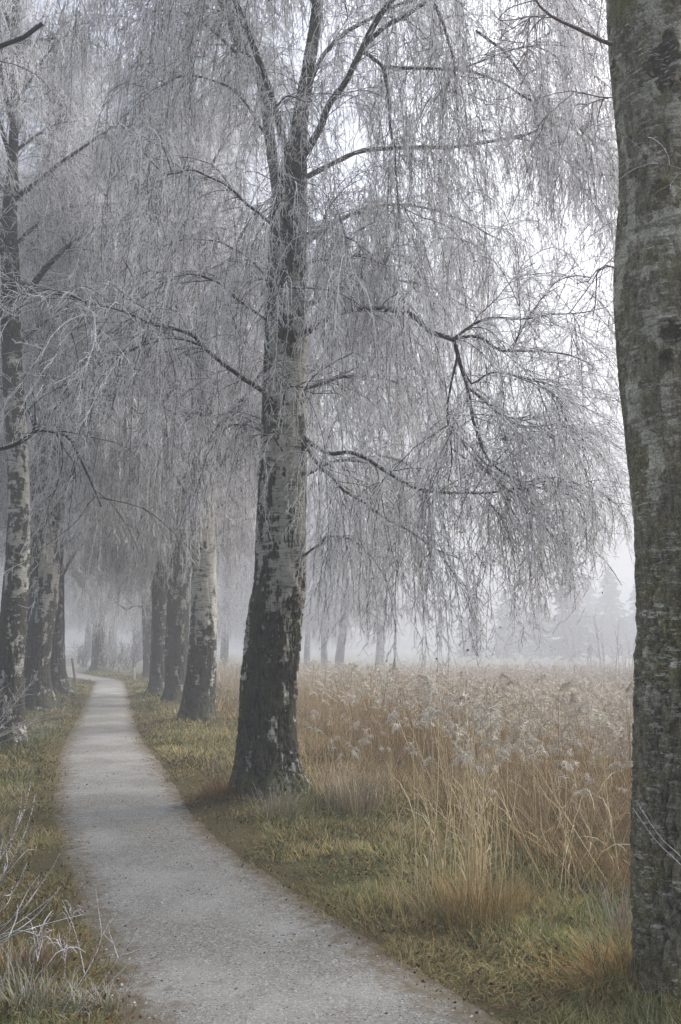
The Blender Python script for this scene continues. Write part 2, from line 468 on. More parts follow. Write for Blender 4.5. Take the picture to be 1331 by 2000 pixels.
# ------------------------------------------------------------------ trunks
def trunk_mesh(name, P, Rd, mat, step, nth, seed, rough_lo=.02, rough_hi=.004, zr=3.0, flare=.35, origin=None, knots=None):
    A, t, Ln = resample(np.column_stack([P, Rd]), step)
    C_, r = A[:, :3], A[:, 3]
    n = len(C_)
    th = np.linspace(0, 2 * np.pi, nth, endpoint=False)
    T = nrm(np.gradient(C_, axis=0)); U = nrm(np.cross(T, np.array([0, 1., 0]))); Vv = np.cross(U, T)
    z = (C_[:, 2] - C_[0, 2])[:, None]
    ph = seed * 1.7
    lob = 1 + .45 * np.cos(4 * th + ph) + .35 * np.cos(7 * th + 2 * ph)
    rr = r[:, None] * (1 + flare * np.exp(-np.maximum(z, 0) / .22) * lob[None, :])
    S = np.stack([np.cos(th)[None, :] * rr, np.sin(th)[None, :] * rr, z + 0 * rr], -1)
    big = fbm(np.concatenate([S[..., :2] * 3.2, S[..., 2:] * 1.4], -1), seed, 3)
    fs = 1.0 / max(.04, r[0] * .16)
    Q = np.concatenate([S[..., :2] * fs, S[..., 2:] * fs * .42], -1)
    Q = Q + .35 * np.stack([vnoise(Q * 1.3, seed + 3), vnoise(Q * 1.3, seed + 4), vnoise(Q * 1.3, seed + 6)], -1)
    c1 = np.abs(fbm(Q * np.array([1, 1, .55]), seed, 3)) * 4.2
    c2 = np.abs(fbm(Q * np.array([.8, .8, 1.5]), seed + 71, 2)) * 3.6
    crack = np.clip(np.minimum(c1, .35 + c2), 0, 1)
    fine = fbm(Q * 3.1, seed + 9, 3)
    zone = sstep(zr * .45, zr, z + 1.0 * fbm(np.concatenate([S[..., :2] * 4, S[..., 2:] * 1.2], -1), seed + 31, 3))
    dep = rough_lo * (1 - zone) + rough_hi * zone
    rr = rr + dep * (sstep(0, .8, crack) - .6) + dep * .45 * fine + r[:, None] * .07 * big
    V = C_[:, None, :] + np.cos(th)[None, :, None] * rr[..., None] * U[:, None, :] + np.sin(th)[None, :, None] * rr[..., None] * Vv[:, None, :]
    cr = np.clip(crack + zone * .6, 0, 1)
    rk = np.random.default_rng(seed + 5); kn = list(knots or [])
    if knots is None:
        for _ in range(9):
            i_, j_ = rk.integers(n // 10, n - 1), rk.integers(nth); kn.append((V[i_, j_].copy(), rk.uniform(.05, .11)))
    nv = nrm(V - C_[:, None, :])
    for p_, kr in kn:                                   # healed branch scars: a raised dark collar with a sunken middle
        dv = V - p_; dv[..., 2] *= .8; d_ = np.linalg.norm(dv, axis=-1) / kr * (1 + .25 * fine)
        V = V + nv * (kr * (.30 * np.exp(-((d_ - .75) / .3) ** 2) - .22 * np.exp(-(d_ / .45) ** 2)))[..., None]
        cr = cr * (.12 + .88 * sstep(.55, 1.15, d_))
    idx = np.arange(n * nth).reshape(n, nth)
    a = idx[:-1]; b_ = np.roll(idx, -1, 1)[:-1]; c = np.roll(idx, -1, 1)[1:]; d = idx[1:]
    q = np.stack([a, b_, c, d], -1).reshape(-1, 4)
    V = V.reshape(-1, 3) - (np.zeros(3) if origin is None else origin)
    return mk(name, V, [q], mat, True, {'crack': cr.ravel()}), C_, r
def px_trunk(b, pts, extra=None, sink=.15):
    """pts: (px, py, width_px) up the trunk, traced in the plane of the base"""
    P, Rd = [], []
    for x, y, w in pts:
        p = at(x, y, b[1]); P.append(p); Rd.append(w * mpp(p) / 2)
    P = np.array(P); Rd = np.array(Rd)
    P[0, 2] = Hs(P[0, 0], P[0, 1]) - sink
    if extra:                                   # carry on above the picture: (dx, dy, dz, r)
        for dx, dy, dz, r in extra:
            P = np.vstack([P, P[-1] + (dx, dy, dz)]); Rd = np.append(Rd, r)
    return P, Rd

# ------------------------------------------------------------------ twig growth
def grow(P0, D0, L, n, grav, wig, r_):
    m = len(P0); P = np.empty((m, n + 1, 3)); P[:, 0] = P0; d = nrm(D0.copy()); st = (L / n)[:, None]
    for i in range(n):
        d = d + wig * r_.normal(size=(m, 3)); d[:, 2] -= grav * (.4 + 1.2 * i / n)
        d = nrm(d); P[:, i + 1] = P[:, i] + d * st
    return P
def sample_on(P, k, r_, t0=.1, t1=1.0, ang=(30, 60), w=None, flat=0.0):
    """k children over polylines P: start points, directions, parent index"""
    m, n, _ = P.shape
    Ls = np.linalg.norm(np.diff(P, axis=1), axis=2).sum(1)
    i = r_.choice(m, size=k, p=Ls / Ls.sum())
    t = r_.uniform(t0, t1, k) * (n - 1) * .9999
    j = t.astype(int); f = (t - j)[:, None]
    S = P[i, j] * (1 - f) + P[i, j + 1] * f
    T = nrm(P[i, j + 1] - P[i, j])
    q = r_.normal(size=(k, 3)); q[:, 2] *= (1 - flat)
    q = nrm(q - (q * T).sum(1, keepdims=True) * T)
    a = np.radians(r_.uniform(ang[0], ang[1], k))[:, None]
    return S, nrm(np.cos(a) * T + np.sin(a) * q), i
def taper(m, n, r0, r1, p=1.0):
    t = np.linspace(0, 1, n) ** p
    r0 = np.asarray(r0).reshape(-1, 1) * np.ones((m, 1)); return r0 * (1 - t) + r1 * t
def limb_build(P, r0, r1, seed, d2=5.0, d3=26.0, len2=(.5, 1.5), len3=(.4, 1.7), n4=10.0, n5=1.6, grav3=.33, tw=1.0, zmin=None, start=.12, origin=None, ns=7, mat='limb', len4=(.05, .24), up=.25, solo=False):
    """one limb with its side branches (mesh 'branch') and its hanging rime-covered twigs (mesh 'twigs')"""
    r_ = np.random.default_rng(seed)
    A, t, Ln = resample(P, .06 if r0 > .02 else .08)
    A = A + .010 * np.stack([vnoise(np.stack([t * Ln * 4, t * 0 + seed, t * 0 + k * 7.], -1), k) for k in range(3)], -1) * np.minimum(1, t * 6)[:, None]
    rad = r0 * (1 - t) + r1 * t
    rad = rad * (1 + .10 * vnoise(np.stack([t * Ln * 9, t * 0 + seed * 1.3, t * 0], -1), 5))
    mb = MB(); V, q = tubes(A[None], rad[None], ns); mb.add(V, q)
    n2 = max(3, int(d2 * Ln))
    S, D, i = sample_on(A[None], n2, r_, start, 1.0, (25, 65), flat=.45)
    D[:, 2] += up; D = nrm(D)
    L2 = r_.uniform(*len2, n2)
    P2 = grow(S, D, L2, 7, .17, .13, r_)
    V, q = tubes(P2, taper(n2, 8, np.clip(L2 * .0065, .0035, .010) * (.6 + .4 * tw), .003 * tw), 4); mb.add(V, q)
    # hanging strands
    n3 = int(d3 * Ln)
    k = int(n3 * .78)
    S1, D1, _ = sample_on(P2, k, r_, .15, 1.0, (15, 60))
    S2, D2, _ = sample_on(A[None], n3 - k, r_, start * .8, 1.0, (30, 90))
    S = np.vstack([S1, S2]); D = np.vstack([D1, D2]); L3 = r_.uniform(len3[0], len3[1], n3) * r_.uniform(.6, 1, n3)
    if zmin is not None:
        room = (S[:, 2] - zmin(S[:, 0])) * r_.uniform(.75, 1.12, n3)
        ok = room > .12
        S, D, L3 = S[ok], D[ok], np.minimum(L3, room)[ok]
    P3 = grow(S, D, L3, 9, grav3, .105, r_)
    tb = MB()
    lead = np.arange(len(P3)) % 7 < 2                 # bare dark leaders among the rimed strands
    V, q = tubes(P3[lead], taper(lead.sum(), 10, .0036 * tw, .0018 * tw), 3); mb.add(V, q)
    V, q = tubes(P3[~lead], taper((~lead).sum(), 10, .0040 * tw, .0022 * tw), 3); tb.add(V, q, rime=np.repeat(r_.uniform(0, 1, (~lead).sum()), 30))
    # side twigs
    k4 = int(n4 * L3.sum())
    S, D, _ = sample_on(P3, k4, r_, .05, 1.0, (22, 55))
    P4 = grow(S, D, r_.uniform(*len4, k4), 3, grav3 * .5, .19, r_)
    V, q = tubes(P4, taper(k4, 4, .0028 * tw, .0019 * tw), 3); tb.add(V, q, rime=np.repeat(r_.uniform(0, 1, k4), 12))
    if n5 > 0:
        k5 = int(n5 * k4)
        S, D, _ = sample_on(P4, k5, r_, .1, 1.0, (25, 60))
        P5 = grow(S, D, r_.uniform(.03, .14, k5), 2, grav3 * .3, .15, r_)
        V, q = tubes(P5, taper(k5, 3, .0023 * tw, .0016 * tw), 3); tb.add(V, q, rime=np.repeat(r_.uniform(.2, 1, k5), 9))
    o = np.zeros(3) if origin is None else np.asarray(origin)
    mb.V = [v - o for v in mb.V]; tb.V = [v - o for v in tb.V]
    if solo:
        for v, f in [(np.concatenate(tb.V), tb.F)]: mb.add(v, f)
        return mb.mesh('branch', M['shrub']), None
    return mb.mesh('branch', M[mat]), tb.mesh('twigs', M['twig'])
def add_limb(parent, meshes, loc=(0, 0, 0), rot=(0, 0, 0), scale=1.0):
    b_ = link('branch', meshes[0], parent, loc); b_.rotation_euler = rot; b_.scale = (scale,) * 3
    if meshes[1]: link('twigs', meshes[1], b_)
    return b_

# library of limbs pointing along +X, root at the origin, shared by the trees further off
def lib_limb(seed, L, elev, tw, **kw):
    r_ = np.random.default_rng(seed)
    P = grow(np.zeros((1, 3)), np.array([[math.cos(elev), r_.uniform(-.2, .2), math.sin(elev)]]), np.array([L]), 9, .13, .07, r_)[0]
    return limb_build(P, .018 * L ** .9, .007, seed, tw=tw, **kw)
LOW = [lib_limb(100 + i, L, R(e), 1.4, d2=4.6, d3=70, n4=10, n5=1.0, len3=(.6, 2.3), grav3=.5, len2=(.4, 1.2)) for i, (L, e) in enumerate(((3.4, 48), (4.0, 58), (3.7, 40), (4.4, 52), (3.1, 62)))]
TOP = [lib_limb(200 + i, L, R(e), 1.4, d2=5, d3=70, n4=10, n5=1.0, len3=(.4, 1.6)) for i, (L, e) in enumerate(((2.2, 55), (2.6, 62), (1.9, 45), (2.8, 66)))]
def crown(root, C_, rad, z0, z1, n, seed, side=None, scale=1.0):
    """n library limbs up a trunk whose centre line is C_ (world), root at origin of the tree"""
    r_ = np.random.default_rng(seed); az = r_.uniform(0, 6.28)
    o = np.array(root.location)
    for k in range(n):
        f = (k + r_.uniform(0, .8)) / n
        z = z0 + (z1 - z0) * f
        if z > C_[-1, 2]: z = C_[-1, 2] - .05
        c = np.array([np.interp(z, C_[:, 2], C_[:, j]) for j in range(3)])
        az += 2.4 + r_.uniform(-.5, .5)
        a = az if side is None else side(k, az, r_)
        lib = LOW if f < .55 else TOP
        s = scale * r_.uniform(.85, 1.15)
        add_limb(root, lib[r_.integers(len(lib))], c - o, (r_.uniform(-.12, .12), r_.uniform(-.15, .15), a), s)

# ================================================================== TREES
# ---- the big birch in the middle
def zmin_curve(pts, Y):
    q = np.array([at(x, y, Y) for x, y in pts]); return lambda x: np.interp(x, q[:, 0], q[:, 2])
ZM1 = zmin_curve([(0, 1000), (150, 900), (350, 1080), (430, 1180), (520, 1150), (600, 1130), (640, 1230), (700, 1270), (800, 1310), (900, 1280), (960, 1310), (1000, 1250), (1060, 1170), (1090, 1090), (1150, 1080), (1200, 1010), (1260, 600), (1330, 500)], 8.4)
GB = "birches of the avenue"
t1 = empty('birch_tree', (T1[0], T1[1], 0), "big frosted birch with thick furrowed trunk and twig curtains over the reeds", 'tree', GB)
o1 = np.array(t1.location)
P, Rd = px_trunk(T1, [(527, 1575, 128), (526, 1545, 122), (523, 1500, 114), (523, 1425, 109), (524, 1350, 107), (531, 1275, 106), (538, 1200, 105), (547, 1144, 101), (550, 1050, 96), (554, 900, 90), (557, 700, 83), (562, 500, 74), (569, 360, 62), (580, 290, 40), (588, 225, 30), (606, 113, 24), (621, 0, 21), (630, -200, 18), (640, -450, 14)],
                extra=[(.1, 0, 2.5, .05), (.1, .1, 2.5, .02)])
me, C1, r1 = trunk_mesh('trunk', P, Rd, M['bark_big'], .016, 190, 11, .040, .014, 3.4, .46, o1)
link('trunk', me, t1)
Y1 = T1[1]
def limb1(pts, r0, r1_, seed, root=t1, Yb=Y1, o=o1, **kw):
    P = np.array([at(x, y, Yb + d) for x, y, d in pts])
    return add_limb(root, limb_build(P, r0 * .86, r1_ * .9, seed, origin=o, **kw))
Z = dict(zmin=ZM1)
LIMBS1 = [
 # forks at the top
 ([(569, 340, 0), (546, 240, -.3), (528, 180, -.4), (494, 86, -.6), (464, 8, -.8), (430, -90, -1), (400, -200, -1.2)], .055, .03, dict(start=.3)),
 ([(545, 400, .2), (513, 176, .5), (483, 113, .6), (434, 4, .8), (400, -120, 1.0), (380, -300, 1.2)], .085, .05, dict(mat='limb_pale', start=.4)),
 ([(572, 335, 0), (622, 259, -.2), (644, 203, -.3), (678, 158, -.4), (693, 124, -.5), (708, 94, -.5), (735, 45, -.7), (760, 8, -.8), (800, -40, -1)], .055, .035, dict(start=.15)),
 ([(708, 94, -.5), (749, 53, -.6), (790, 30, -.6), (824, 8, -.7), (845, -3, -.7), (862, 38, -.8), (875, 80, -.8), (885, 113, -.9), (890, 180, -.9)], .035, .012, dict(len3=(.8, 2.6))),
 ([(706, 96, -.5), (730, 115, -.55), (749, 131, -.6), (757, 169, -.65), (761, 225, -.7), (770, 290, -.7), (775, 338, -.7), (778, 420, -.7), (779, 488, -.7)], .028, .006, dict(d3=20)),
 ([(566, 330, .2), (600, 190, .4), (633, 105, .5), (693, 53, .7), (730, 34, .8), (800, 0, 1.0), (880, -20, 1.1)], .045, .02, {}),
 # long limbs to the right, high
 ([(749, 131, -.6), (800, 133, -.5), (900, 136, -.3), (960, 152, 0), (1020, 185, .2), (1075, 220, .3), (1130, 252, .4), (1205, 330, .6)], .025, .009, dict(len3=(.6, 2.0))),
 ([(590, 350, 0), (690, 300, .4), (760, 290, .6), (840, 288, .8), (900, 285, .9), (1000, 268, 1), (1110, 243, 1.1), (1160, 275, 1.1), (1210, 295, 1.2)], .038, .012, dict(len3=(.6, 1.9))),
 ([(930, 60, .6), (985, 100, .8), (1020, 150, .9), (1050, 195, 1), (1080, 222, 1), (1110, 243, 1.1)], .02, .03, dict(len3=(.6, 1.6))),
 ([(1110, 243, 1.1), (1140, 275, 1.1), (1155, 320, 1.1), (1162, 370, 1.1), (1170, 430, 1.1)], .014, .006, dict(len3=(.4, 1.0))),
 ([(1000, 268, 1), (1060, 285, .8), (1120, 325, .7), (1175, 350, .7)], .016, .006, dict(d3=22, len3=(.4, 1.1))),
 ([(1100, 290, .9), (1140, 370, .7), (1185, 430, .6)], .012, .005, dict(d3=22, len3=(.3, .9))),
 ([(1020, 150, .9), (1090, 120, .8), (1150, 140, .8), (1215, 190, .8)], .016, .006, dict(d3=24, len3=(.5, 1.4))),
 ([(900, 136, -.3), (960, 110, -.4), (1040, 90, -.4), (1110, 120, -.3)], .014, .006, dict(d3=30, len3=(.6, 2.0))),
 # right, middle: the spray
 ([(590, 655, 0), (650, 615, -.5), (700, 603, -.9), (760, 604, -1.2), (800, 612, -1.4), (844, 648, -1.5), (888, 662, -1.6)], .045, .028, dict(len3=(.4, 1.6))),
 ([(888, 662, -1.6), (932, 658, -1.7), (976, 682, -1.7), (1024, 684, -1.7), (1100, 690, -1.7), (1160, 715, -1.7)], .02, .005, dict(grav3=.2, up=.1, d3=34)),
 ([(886, 661, -1.6), (944, 624, -1.7), (1020, 622, -1.7), (1072, 616, -1.6), (1130, 612, -1.5), (1190, 598, -1.5)], .018, .005, dict(grav3=.2, up=.2, d3=34)),
 ([(886, 660, -1.6), (904, 724, -1.6), (916, 772, -1.6), (930, 840, -1.6), (956, 900, -1.6), (1020, 940, -1.5), (1090, 965, -1.5)], .024, .006, dict(grav3=.22, d3=32)),
 ([(904, 722, -1.6), (924, 748, -1.6), (948, 732, -1.7), (976, 728, -1.8), (1050, 745, -1.8), (1120, 765, -1.8)], .014, .005, dict(grav3=.18, up=.1, d3=34)),
 ([(912, 756, -1.6), (940, 776, -1.6), (992, 820, -1.6), (1040, 832, -1.5), (1088, 830, -1.5), (1124, 860, -1.4), (1150, 910, -1.4)], .016, .005, dict(grav3=.2, up=.05, d3=36)),
 ([(895, 690, -1.6), (876, 796, -1.5), (880, 848, -1.5), (884, 900, -1.5), (876, 940, -1.5)], .016, .006, dict(d3=32)),
 ([(880, 830, -1.5), (905, 870, -1.5), (930, 900, -1.4), (985, 950, -1.3), (1050, 990, -1.2), (1110, 1000, -1.2)], .014, .005, dict(grav3=.22, d3=34)),
 # right, lower
 ([(595, 855, 0), (640, 885, -.6), (692, 884, -1), (760, 925, -1.2), (824, 956, -1.3), (912, 964, -1.4), (1010, 955, -1.4), (1080, 955, -1.4), (1150, 985, -1.4)], .034, .006, dict(d3=24, len3=(.4, 1.7))),
 ([(592, 860, 0), (617, 900, -.4), (644, 926, -.6), (670, 956, -.7), (711, 979, -.8), (752, 1009, -.9), (798, 1035, -1.0), (850, 1070, -1.0), (900, 1090, -1)], .03, .006, dict(d3=24, len3=(.4, 1.6))),
 ([(590, 1088, 0), (625, 1062, -.3), (640, 1046, -.5), (685, 1052, -.7), (730, 1090, -.8)], .022, .006, dict(d3=18, d2=3)),
 # behind
 ([(590, 600, 0), (680, 560, 1), (760, 545, 2), (850, 565, 2.8), (930, 610, 3.2)], .04, .01, dict(len3=(.6, 2.0), d3=40)),
 ([(590, 760, 0), (680, 735, .9), (770, 745, 1.8), (850, 790, 2.4), (920, 850, 2.6)], .04, .01, dict(len3=(.6, 2.0), d3=40)),
 ([(590, 480, 0), (680, 420, .9), (780, 400, 1.7), (880, 420, 2.2), (980, 470, 2.5)], .04, .01, dict(len3=(.6, 2.0), d3=40)),
 ([(590, 930, 0), (660, 900, .9), (740, 910, 1.7), (800, 950, 2.2)], .03, .01, dict(len3=(.6, 1.8), d3=34)),
 # small dark ones beside the stem
 ([(585, 458, 0), (620, 453, -.3), (650, 455, -.5), (690, 468, -.8), (730, 500, -1)], .018, .006, dict(d3=34)),
 ([(585, 520, 0), (630, 508, -.3), (655, 512, -.5), (700, 500, -.8), (760, 520, -1)], .016, .006, dict(d3=34)),
 # left
 ([(530, 770, 0), (508, 760, -.1), (480, 742, -.4), (450, 722, -.7), (400, 678, -1.1), (370, 652, -1.3), (300, 632, -1.7), (240, 610, -2), (170, 592, -2.3)], .036, .005, dict(grav3=.18, d3=30, up=.15, len3=(.3, 1.2))),
 ([(400, 678, -1.1), (350, 664, -1.4), (300, 668, -1.7), (235, 690, -2.0)], .014, .005, dict(grav3=.2, d3=28, len3=(.3, 1.0))),
 ([(540, 640, 0), (470, 590, -.4), (430, 555, -.8), (380, 535, -1.2), (320, 545, -1.5)], .022, .006, dict(d3=30)),
 ([(545, 450, 0), (480, 395, -.4), (440, 360, -.8), (380, 335, -1.2), (310, 345, -1.6)], .024, .006, dict(d3=30)),
 ([(545, 560, 0), (480, 500, .6), (420, 470, 1.2), (350, 470, 1.8)], .026, .008, dict(d3=32)),
 ([(535, 850, 0), (480, 830, .6), (440, 840, 1.1), (405, 890, 1.5)], .022, .006, dict(d3=30)),
 ([(540, 300, .2), (470, 190, .2), (420, 158, 0), (350, 150, -.3), (280, 190, -.5)], .024, .006, dict(d3=28)),
 # towards the viewer, hanging in front of the stem
 ([(560, 420, -.3), (575, 380, -.9), (570, 370, -1.4), (556, 390, -1.9)], .02, .006, dict(d3=15, len3=(.3, 1.3))),
 ([(555, 600, -.3), (545, 570, -.8), (560, 560, -1.2), (590, 580, -1.6)], .018, .006, dict(d3=13, len3=(.3, 1.0))),
 ([(555, 790, -.3), (560, 760, -.7), (590, 755, -1.1), (600, 780, -1.3)], .014, .005, dict(d3=15, len3=(.3, .9))),
 ([(556, 250, -.2), (540, 215, -.8), (560, 190, -1.4), (600, 200, -1.8)], .018, .006, dict(d3=14, len3=(.3, 1.2))),
 ([(552, 880, -.3), (535, 850, -.7), (550, 850, -1.0)], .012, .005, dict(d3=14, len3=(.3, .8))),
 # above the frame, their twigs hang into it
 ([(621, 0, 0), (720, -100, -.3), (850, -150, -.6), (980, -110, -.8), (1090, -30, -.8)], .035, .01, dict(len3=(.9, 2.6), d3=34)),
 ([(626, -60, 0), (740, -180, .9), (880, -200, 1.6), (1000, -130, 2.0), (1100, -20, 2.2)], .035, .01, dict(len3=(.9, 2.6), d3=36)),
 ([(618, 20, 0), (560, -110, -.8), (500, -150, -1.4), (440, -120, -1.8)], .03, .01, dict(len3=(.8, 2.2), d3=30)),
 ([(430, 0, .8), (340, -110, .6), (240, -130, .4), (150, -60, .2)], .03, .01, dict(len3=(.8, 2.2), d3=30)),
 ([(480, 120, .6), (390, 40, 1.2), (310, 20, 1.8), (230, 60, 2.2)], .03, .01, dict(len3=(.6, 1.8), d3=32)),
]
for i, (pts, a, b_, kw) in enumerate(LIMBS1):
    k = dict(zmin=ZM1, d3=27); k.update(kw); k['d3'] *= 1.42; k.setdefault('tw', 1.12); k.setdefault('n5', 1.35); k.setdefault('n4', 11); k.setdefault('grav3', .62); k.setdefault('len2', (.35, 1.0)); k['len3'] = tuple(1.3 * v for v in k.get('len3', (.4, 1.7))); limb1(pts, a, b_, 1000 + i, **k)
crown(t1, C1, r1, 10.6, 13.8, 6, 51)

# ---- the trunk close on the right
t0 = empty('birch_tree', (T0[0], T0[1], 0), "close thick mossy grey birch trunk cut off by the right edge of the photo", 'tree', GB)
o0 = np.array(t0.location)
P, Rd = px_trunk(T0, [(1374, 1975, 246), (1371, 1900, 244), (1365, 1700, 236), (1361, 1500, 228), (1364, 1300, 222), (1364, 1200, 218), (1358, 1100, 210), (1349, 1000, 204), (1337, 900, 203), (1323, 800, 197), (1308, 700, 190), (1299, 600, 186), (1297, 500, 180), (1301, 400, 174), (1299, 300, 168), (1287, 200, 164), (1273, 100, 156), (1264, 0, 150), (1252, -150, 138)],
                extra=[(-.05, .05, 1.5, .17), (.05, .1, 2.5, .12), (.1, .2, 3, .06)])
me, C0, r0_ = trunk_mesh('trunk', P, Rd, M['bark_near'], .0085, 230, 23, .034, .011, 3.0, .12, o0, [(at(1312, 652, T0[1] - .24), .075), (at(1292, 372, T0[1] - .23), .07), (at(1303, 1040, T0[1] - .27), .07), (at(1197, 128, T0[1] - .03), .05), (at(1255, 1405, T0[1] - .15), .05), (at(1300, 700, T0[1] - .24), .05), (at(1240, 330, T0[1] - .15), .04)])
link('trunk', me, t0)
Y0 = T0[1]
def limb0(pts, a, b_, seed, **kw):
    return limb1(pts, a, b_, seed, root=t0, Yb=Y0, o=o0, **kw)
A_ = np.array([at(x, y, Y0 + d) for x, y, d in ((1292, 290, -.02), (1294, 215, -.12), (1303, 150, -.19), (1318, 75, -.22), (1345, -10, -.2), (1400, -120, -.1), (1450, -260, 0))])
me, _, _ = trunk_mesh('branch', A_, np.array([.075, .062, .054, .05, .045, .04, .03]), M['bark_near'], .012, 60, 29, .012, .006, 1.0, 0, o0)
link('branch', me, t0)
limb0([(1200, 88, 0), (1170, 76, -.02), (1135, 58, -.05), (1095, 40, -.05), (1062, 18, -.1), (1030, -30, -.1)], .014, .005, 2, solo=True, d2=3, d3=14, len3=(.2, .6), len2=(.2, .6), n4=12, start=.55)
limb0([(1225, 192, 0), (1195, 192, 0), (1160, 190, 0), (1110, 178, 0), (1060, 188, 0)], .005, .002, 3, solo=True, d2=3, d3=10, len3=(.1, .35), len2=(.1, .4))
limb0([(1212, 526, 0), (1190, 520, 0), (1172, 518, 0), (1150, 545, 0), (1120, 552, 0)], .006, .002, 4, solo=True, d2=3, d3=6, len3=(.1, .3), len2=(.1, .3))
limb0([(1420, 362, -.4), (1331, 331, -.4), (1288, 318, -.4), (1260, 295, -.4), (1235, 272, -.4), (1212, 256, -.4)], .004, .0018, 5, solo=True, d2=3.5, d3=4, len3=(.06, .2), len2=(.08, .3), start=.3, grav3=.1)
crown(t0, C0, r0_, 6.6, 10.5, 9, 77)

# ---- the rest of the avenue
def avenue(b, pts, extra, mat, label, seed, z0, z1, n, nth=72, step=.05, rough=(.028, .006), zr=3.0, flare=.3, group=GB, side=None, scale=1.0):
    root = empty('birch_tree', (b[0], b[1], Hs(b[0], b[1])), label, 'tree', group)
    o = np.array(root.location)
    P, Rd = px_trunk(b, pts)
    k = P[:, 2] < 17.5; P, Rd = P[k], Rd[k]; dz = (19.0 - P[-1, 2]) / 3            # top of the tree, above the traced part
    P = np.vstack([P, P[-1] + (.1, .1, dz), P[-1] + (0, .2, 2 * dz), P[-1] + (.1, .2, 3 * dz)]); Rd = np.append(Rd, [Rd[-1] * .75, Rd[-1] * .45, .015])
    me, Cc, rr = trunk_mesh('trunk', P, Rd, M[mat], step, nth, seed, rough[0], rough[1], zr, flare, o)
    link('trunk', me, root)
    crown(root, Cc, rr, z0, z1, n, seed, side, scale)
    return root, Cc
UP = lambda r: r
t2, c2 = avenue(T2, [(386, 1420, 78), (386, 1394, 68), (394, 1300, 54), (399, 1150, 50), (396, 1000, 45), (396, 850, 42), (390, 700, 38), (382, 500, 32), (374, 300, 26), (366, 100, 20)], UP(.09), 'bark_white',
       "white barked frosted birch just left of the big furrowed trunk, beside the path", 31, 3.9, 15, 26, 96, .03, flare=.25)
t3, c3 = avenue(T3, [(346, 1378, 60), (345, 1350, 46), (344, 1300, 42), (349, 1150, 45), (345, 1000, 40), (338, 800, 36), (330, 600, 32), (336, 376, 26), (340, 150, 22)], UP(.13), 'bark_grey',
       "grey birch with pale diamond patches, touching the white barked birch's left side", 37, 3.0, 18, 32, 84, .04)
t4, c4 = avenue(T4, [(310, 1361, 50), (311, 1335, 36), (312, 1250, 33), (313, 1150, 32), (312, 1000, 29), (306, 800, 26), (310, 550, 22), (312, 300, 18)], UP(.14), 'bark_grey',
       "dark frosted birch between the diamond patched birch and the farthest of the cluster", 41, 2.8, 18, 30)
t5, c5 = avenue(T5, [(292, 1328, 34), (292, 1308, 24), (290, 1250, 21), (287, 1150, 21), (283, 1050, 19), (280, 900, 17), (276, 700, 14), (275, 520, 12)], UP(.12), 'bark_grey',
       "farthest birch of the cluster, crooked dark branch reaching over the path's end", 43, 2.7, 18, 30, 60, .08)
l1, cl1 = avenue(L1, [(14, 1462, 84), (14, 1430, 68), (18, 1300, 52), (31, 1150, 48), (37, 1000, 42), (34, 880, 39), (24, 700, 37), (21, 525, 34), (18, 440, 30), (26, 300, 18), (32, 100, 15), (34, -60, 13)], UP(.06), 'bark_left',
       "birch at the photo's left edge, its white trunk bowed over rimed shrubby twigs", 47, 6.4, 13, 17, 96, .03, flare=.25)
l2, cl2 = avenue(L2, [(72, 1398, 88), (72, 1370, 66), (71, 1300, 50), (86, 1150, 56), (89, 1000, 52), (92, 880, 46), (98, 700, 40), (104, 500, 34), (108, 300, 28), (110, 100, 22)], UP(.11), 'bark_left',
       "stout dark based birch on the left verge, just right of the bowed birch", 53, 3.4, 16, 28, 96, .03)
l3, cl3 = avenue(L3, [(113, 1364, 62), (112, 1345, 48), (108, 1300, 38), (108, 1150, 34), (106, 1000, 32), (112, 800, 28), (104, 560, 24), (100, 350, 20)], UP(.14), 'bark_grey',
       "slimmer birch half hidden behind the stout one, next to the two fence posts", 59, 3.0, 17, 30)
mid, cm = avenue(MID, [(195, 1316, 48), (195, 1302, 34), (195, 1270, 29), (196, 1220, 27), (196, 1150, 24), (194, 1050, 21), (192, 900, 18), (190, 750, 14)], UP(.14), 'bark_grey',
       "hazy birch with a flared foot on the grass island where the path bends", 61, 2.7, 18, 30, 60, .08, flare=.45, scale=1.15)
# limbs that show dark against the haze
def loose(root, pts, a, b_, seed, Y, **kw):
    k = dict(tw=1.3, d3=22, len3=(.4, 1.5)); k.update(kw)
    P = np.array([at(x, y, Y + d) for x, y, d in pts])
    add_limb(root, limb_build(P, a, b_, seed, origin=np.array(root.location), **k))
loose(t3, [(330, 620, 0), (270, 533, -.6), (232, 500, -.9), (195, 462, -1.1), (165, 425, -1.3), (158, 390, -1.4), (169, 330, -1.4), (165, 255, -1.4), (147, 195, -1.5)], .075, .02, 301, T3[1])
loose(t3, [(195, 462, -1.1), (150, 440, -1.3), (120, 430, -1.4), (85, 455, -1.5)], .03, .01, 311, T3[1])
loose(t2, [(384, 560, 0), (323, 505, -.5), (252, 443, -.9), (210, 387, -1.2), (173, 349, -1.4), (143, 319, -1.5), (83, 285, -1.7)], .05, .014, 302, T2[1])
loose(t2, [(372, 440, 0), (323, 376, .3), (290, 345, .5), (263, 327, .7), (240, 300, .9), (200, 290, 1.0)], .045, .012, 303, T2[1])
loose(t2, [(378, 640, 0), (330, 610, -.5), (280, 560, -.9), (200, 545, -1.2), (130, 580, -1.6)], .035, .008, 304, T2[1], grav3=.2)
loose(l3, [(112, 1030, 0), (140, 1000, -.3), (168, 972, -.5), (190, 940, -.6), (210, 915, -.7), (223, 894, -.8), (226, 872, -.8)], .065, .02, 305, L3[1], d3=10)
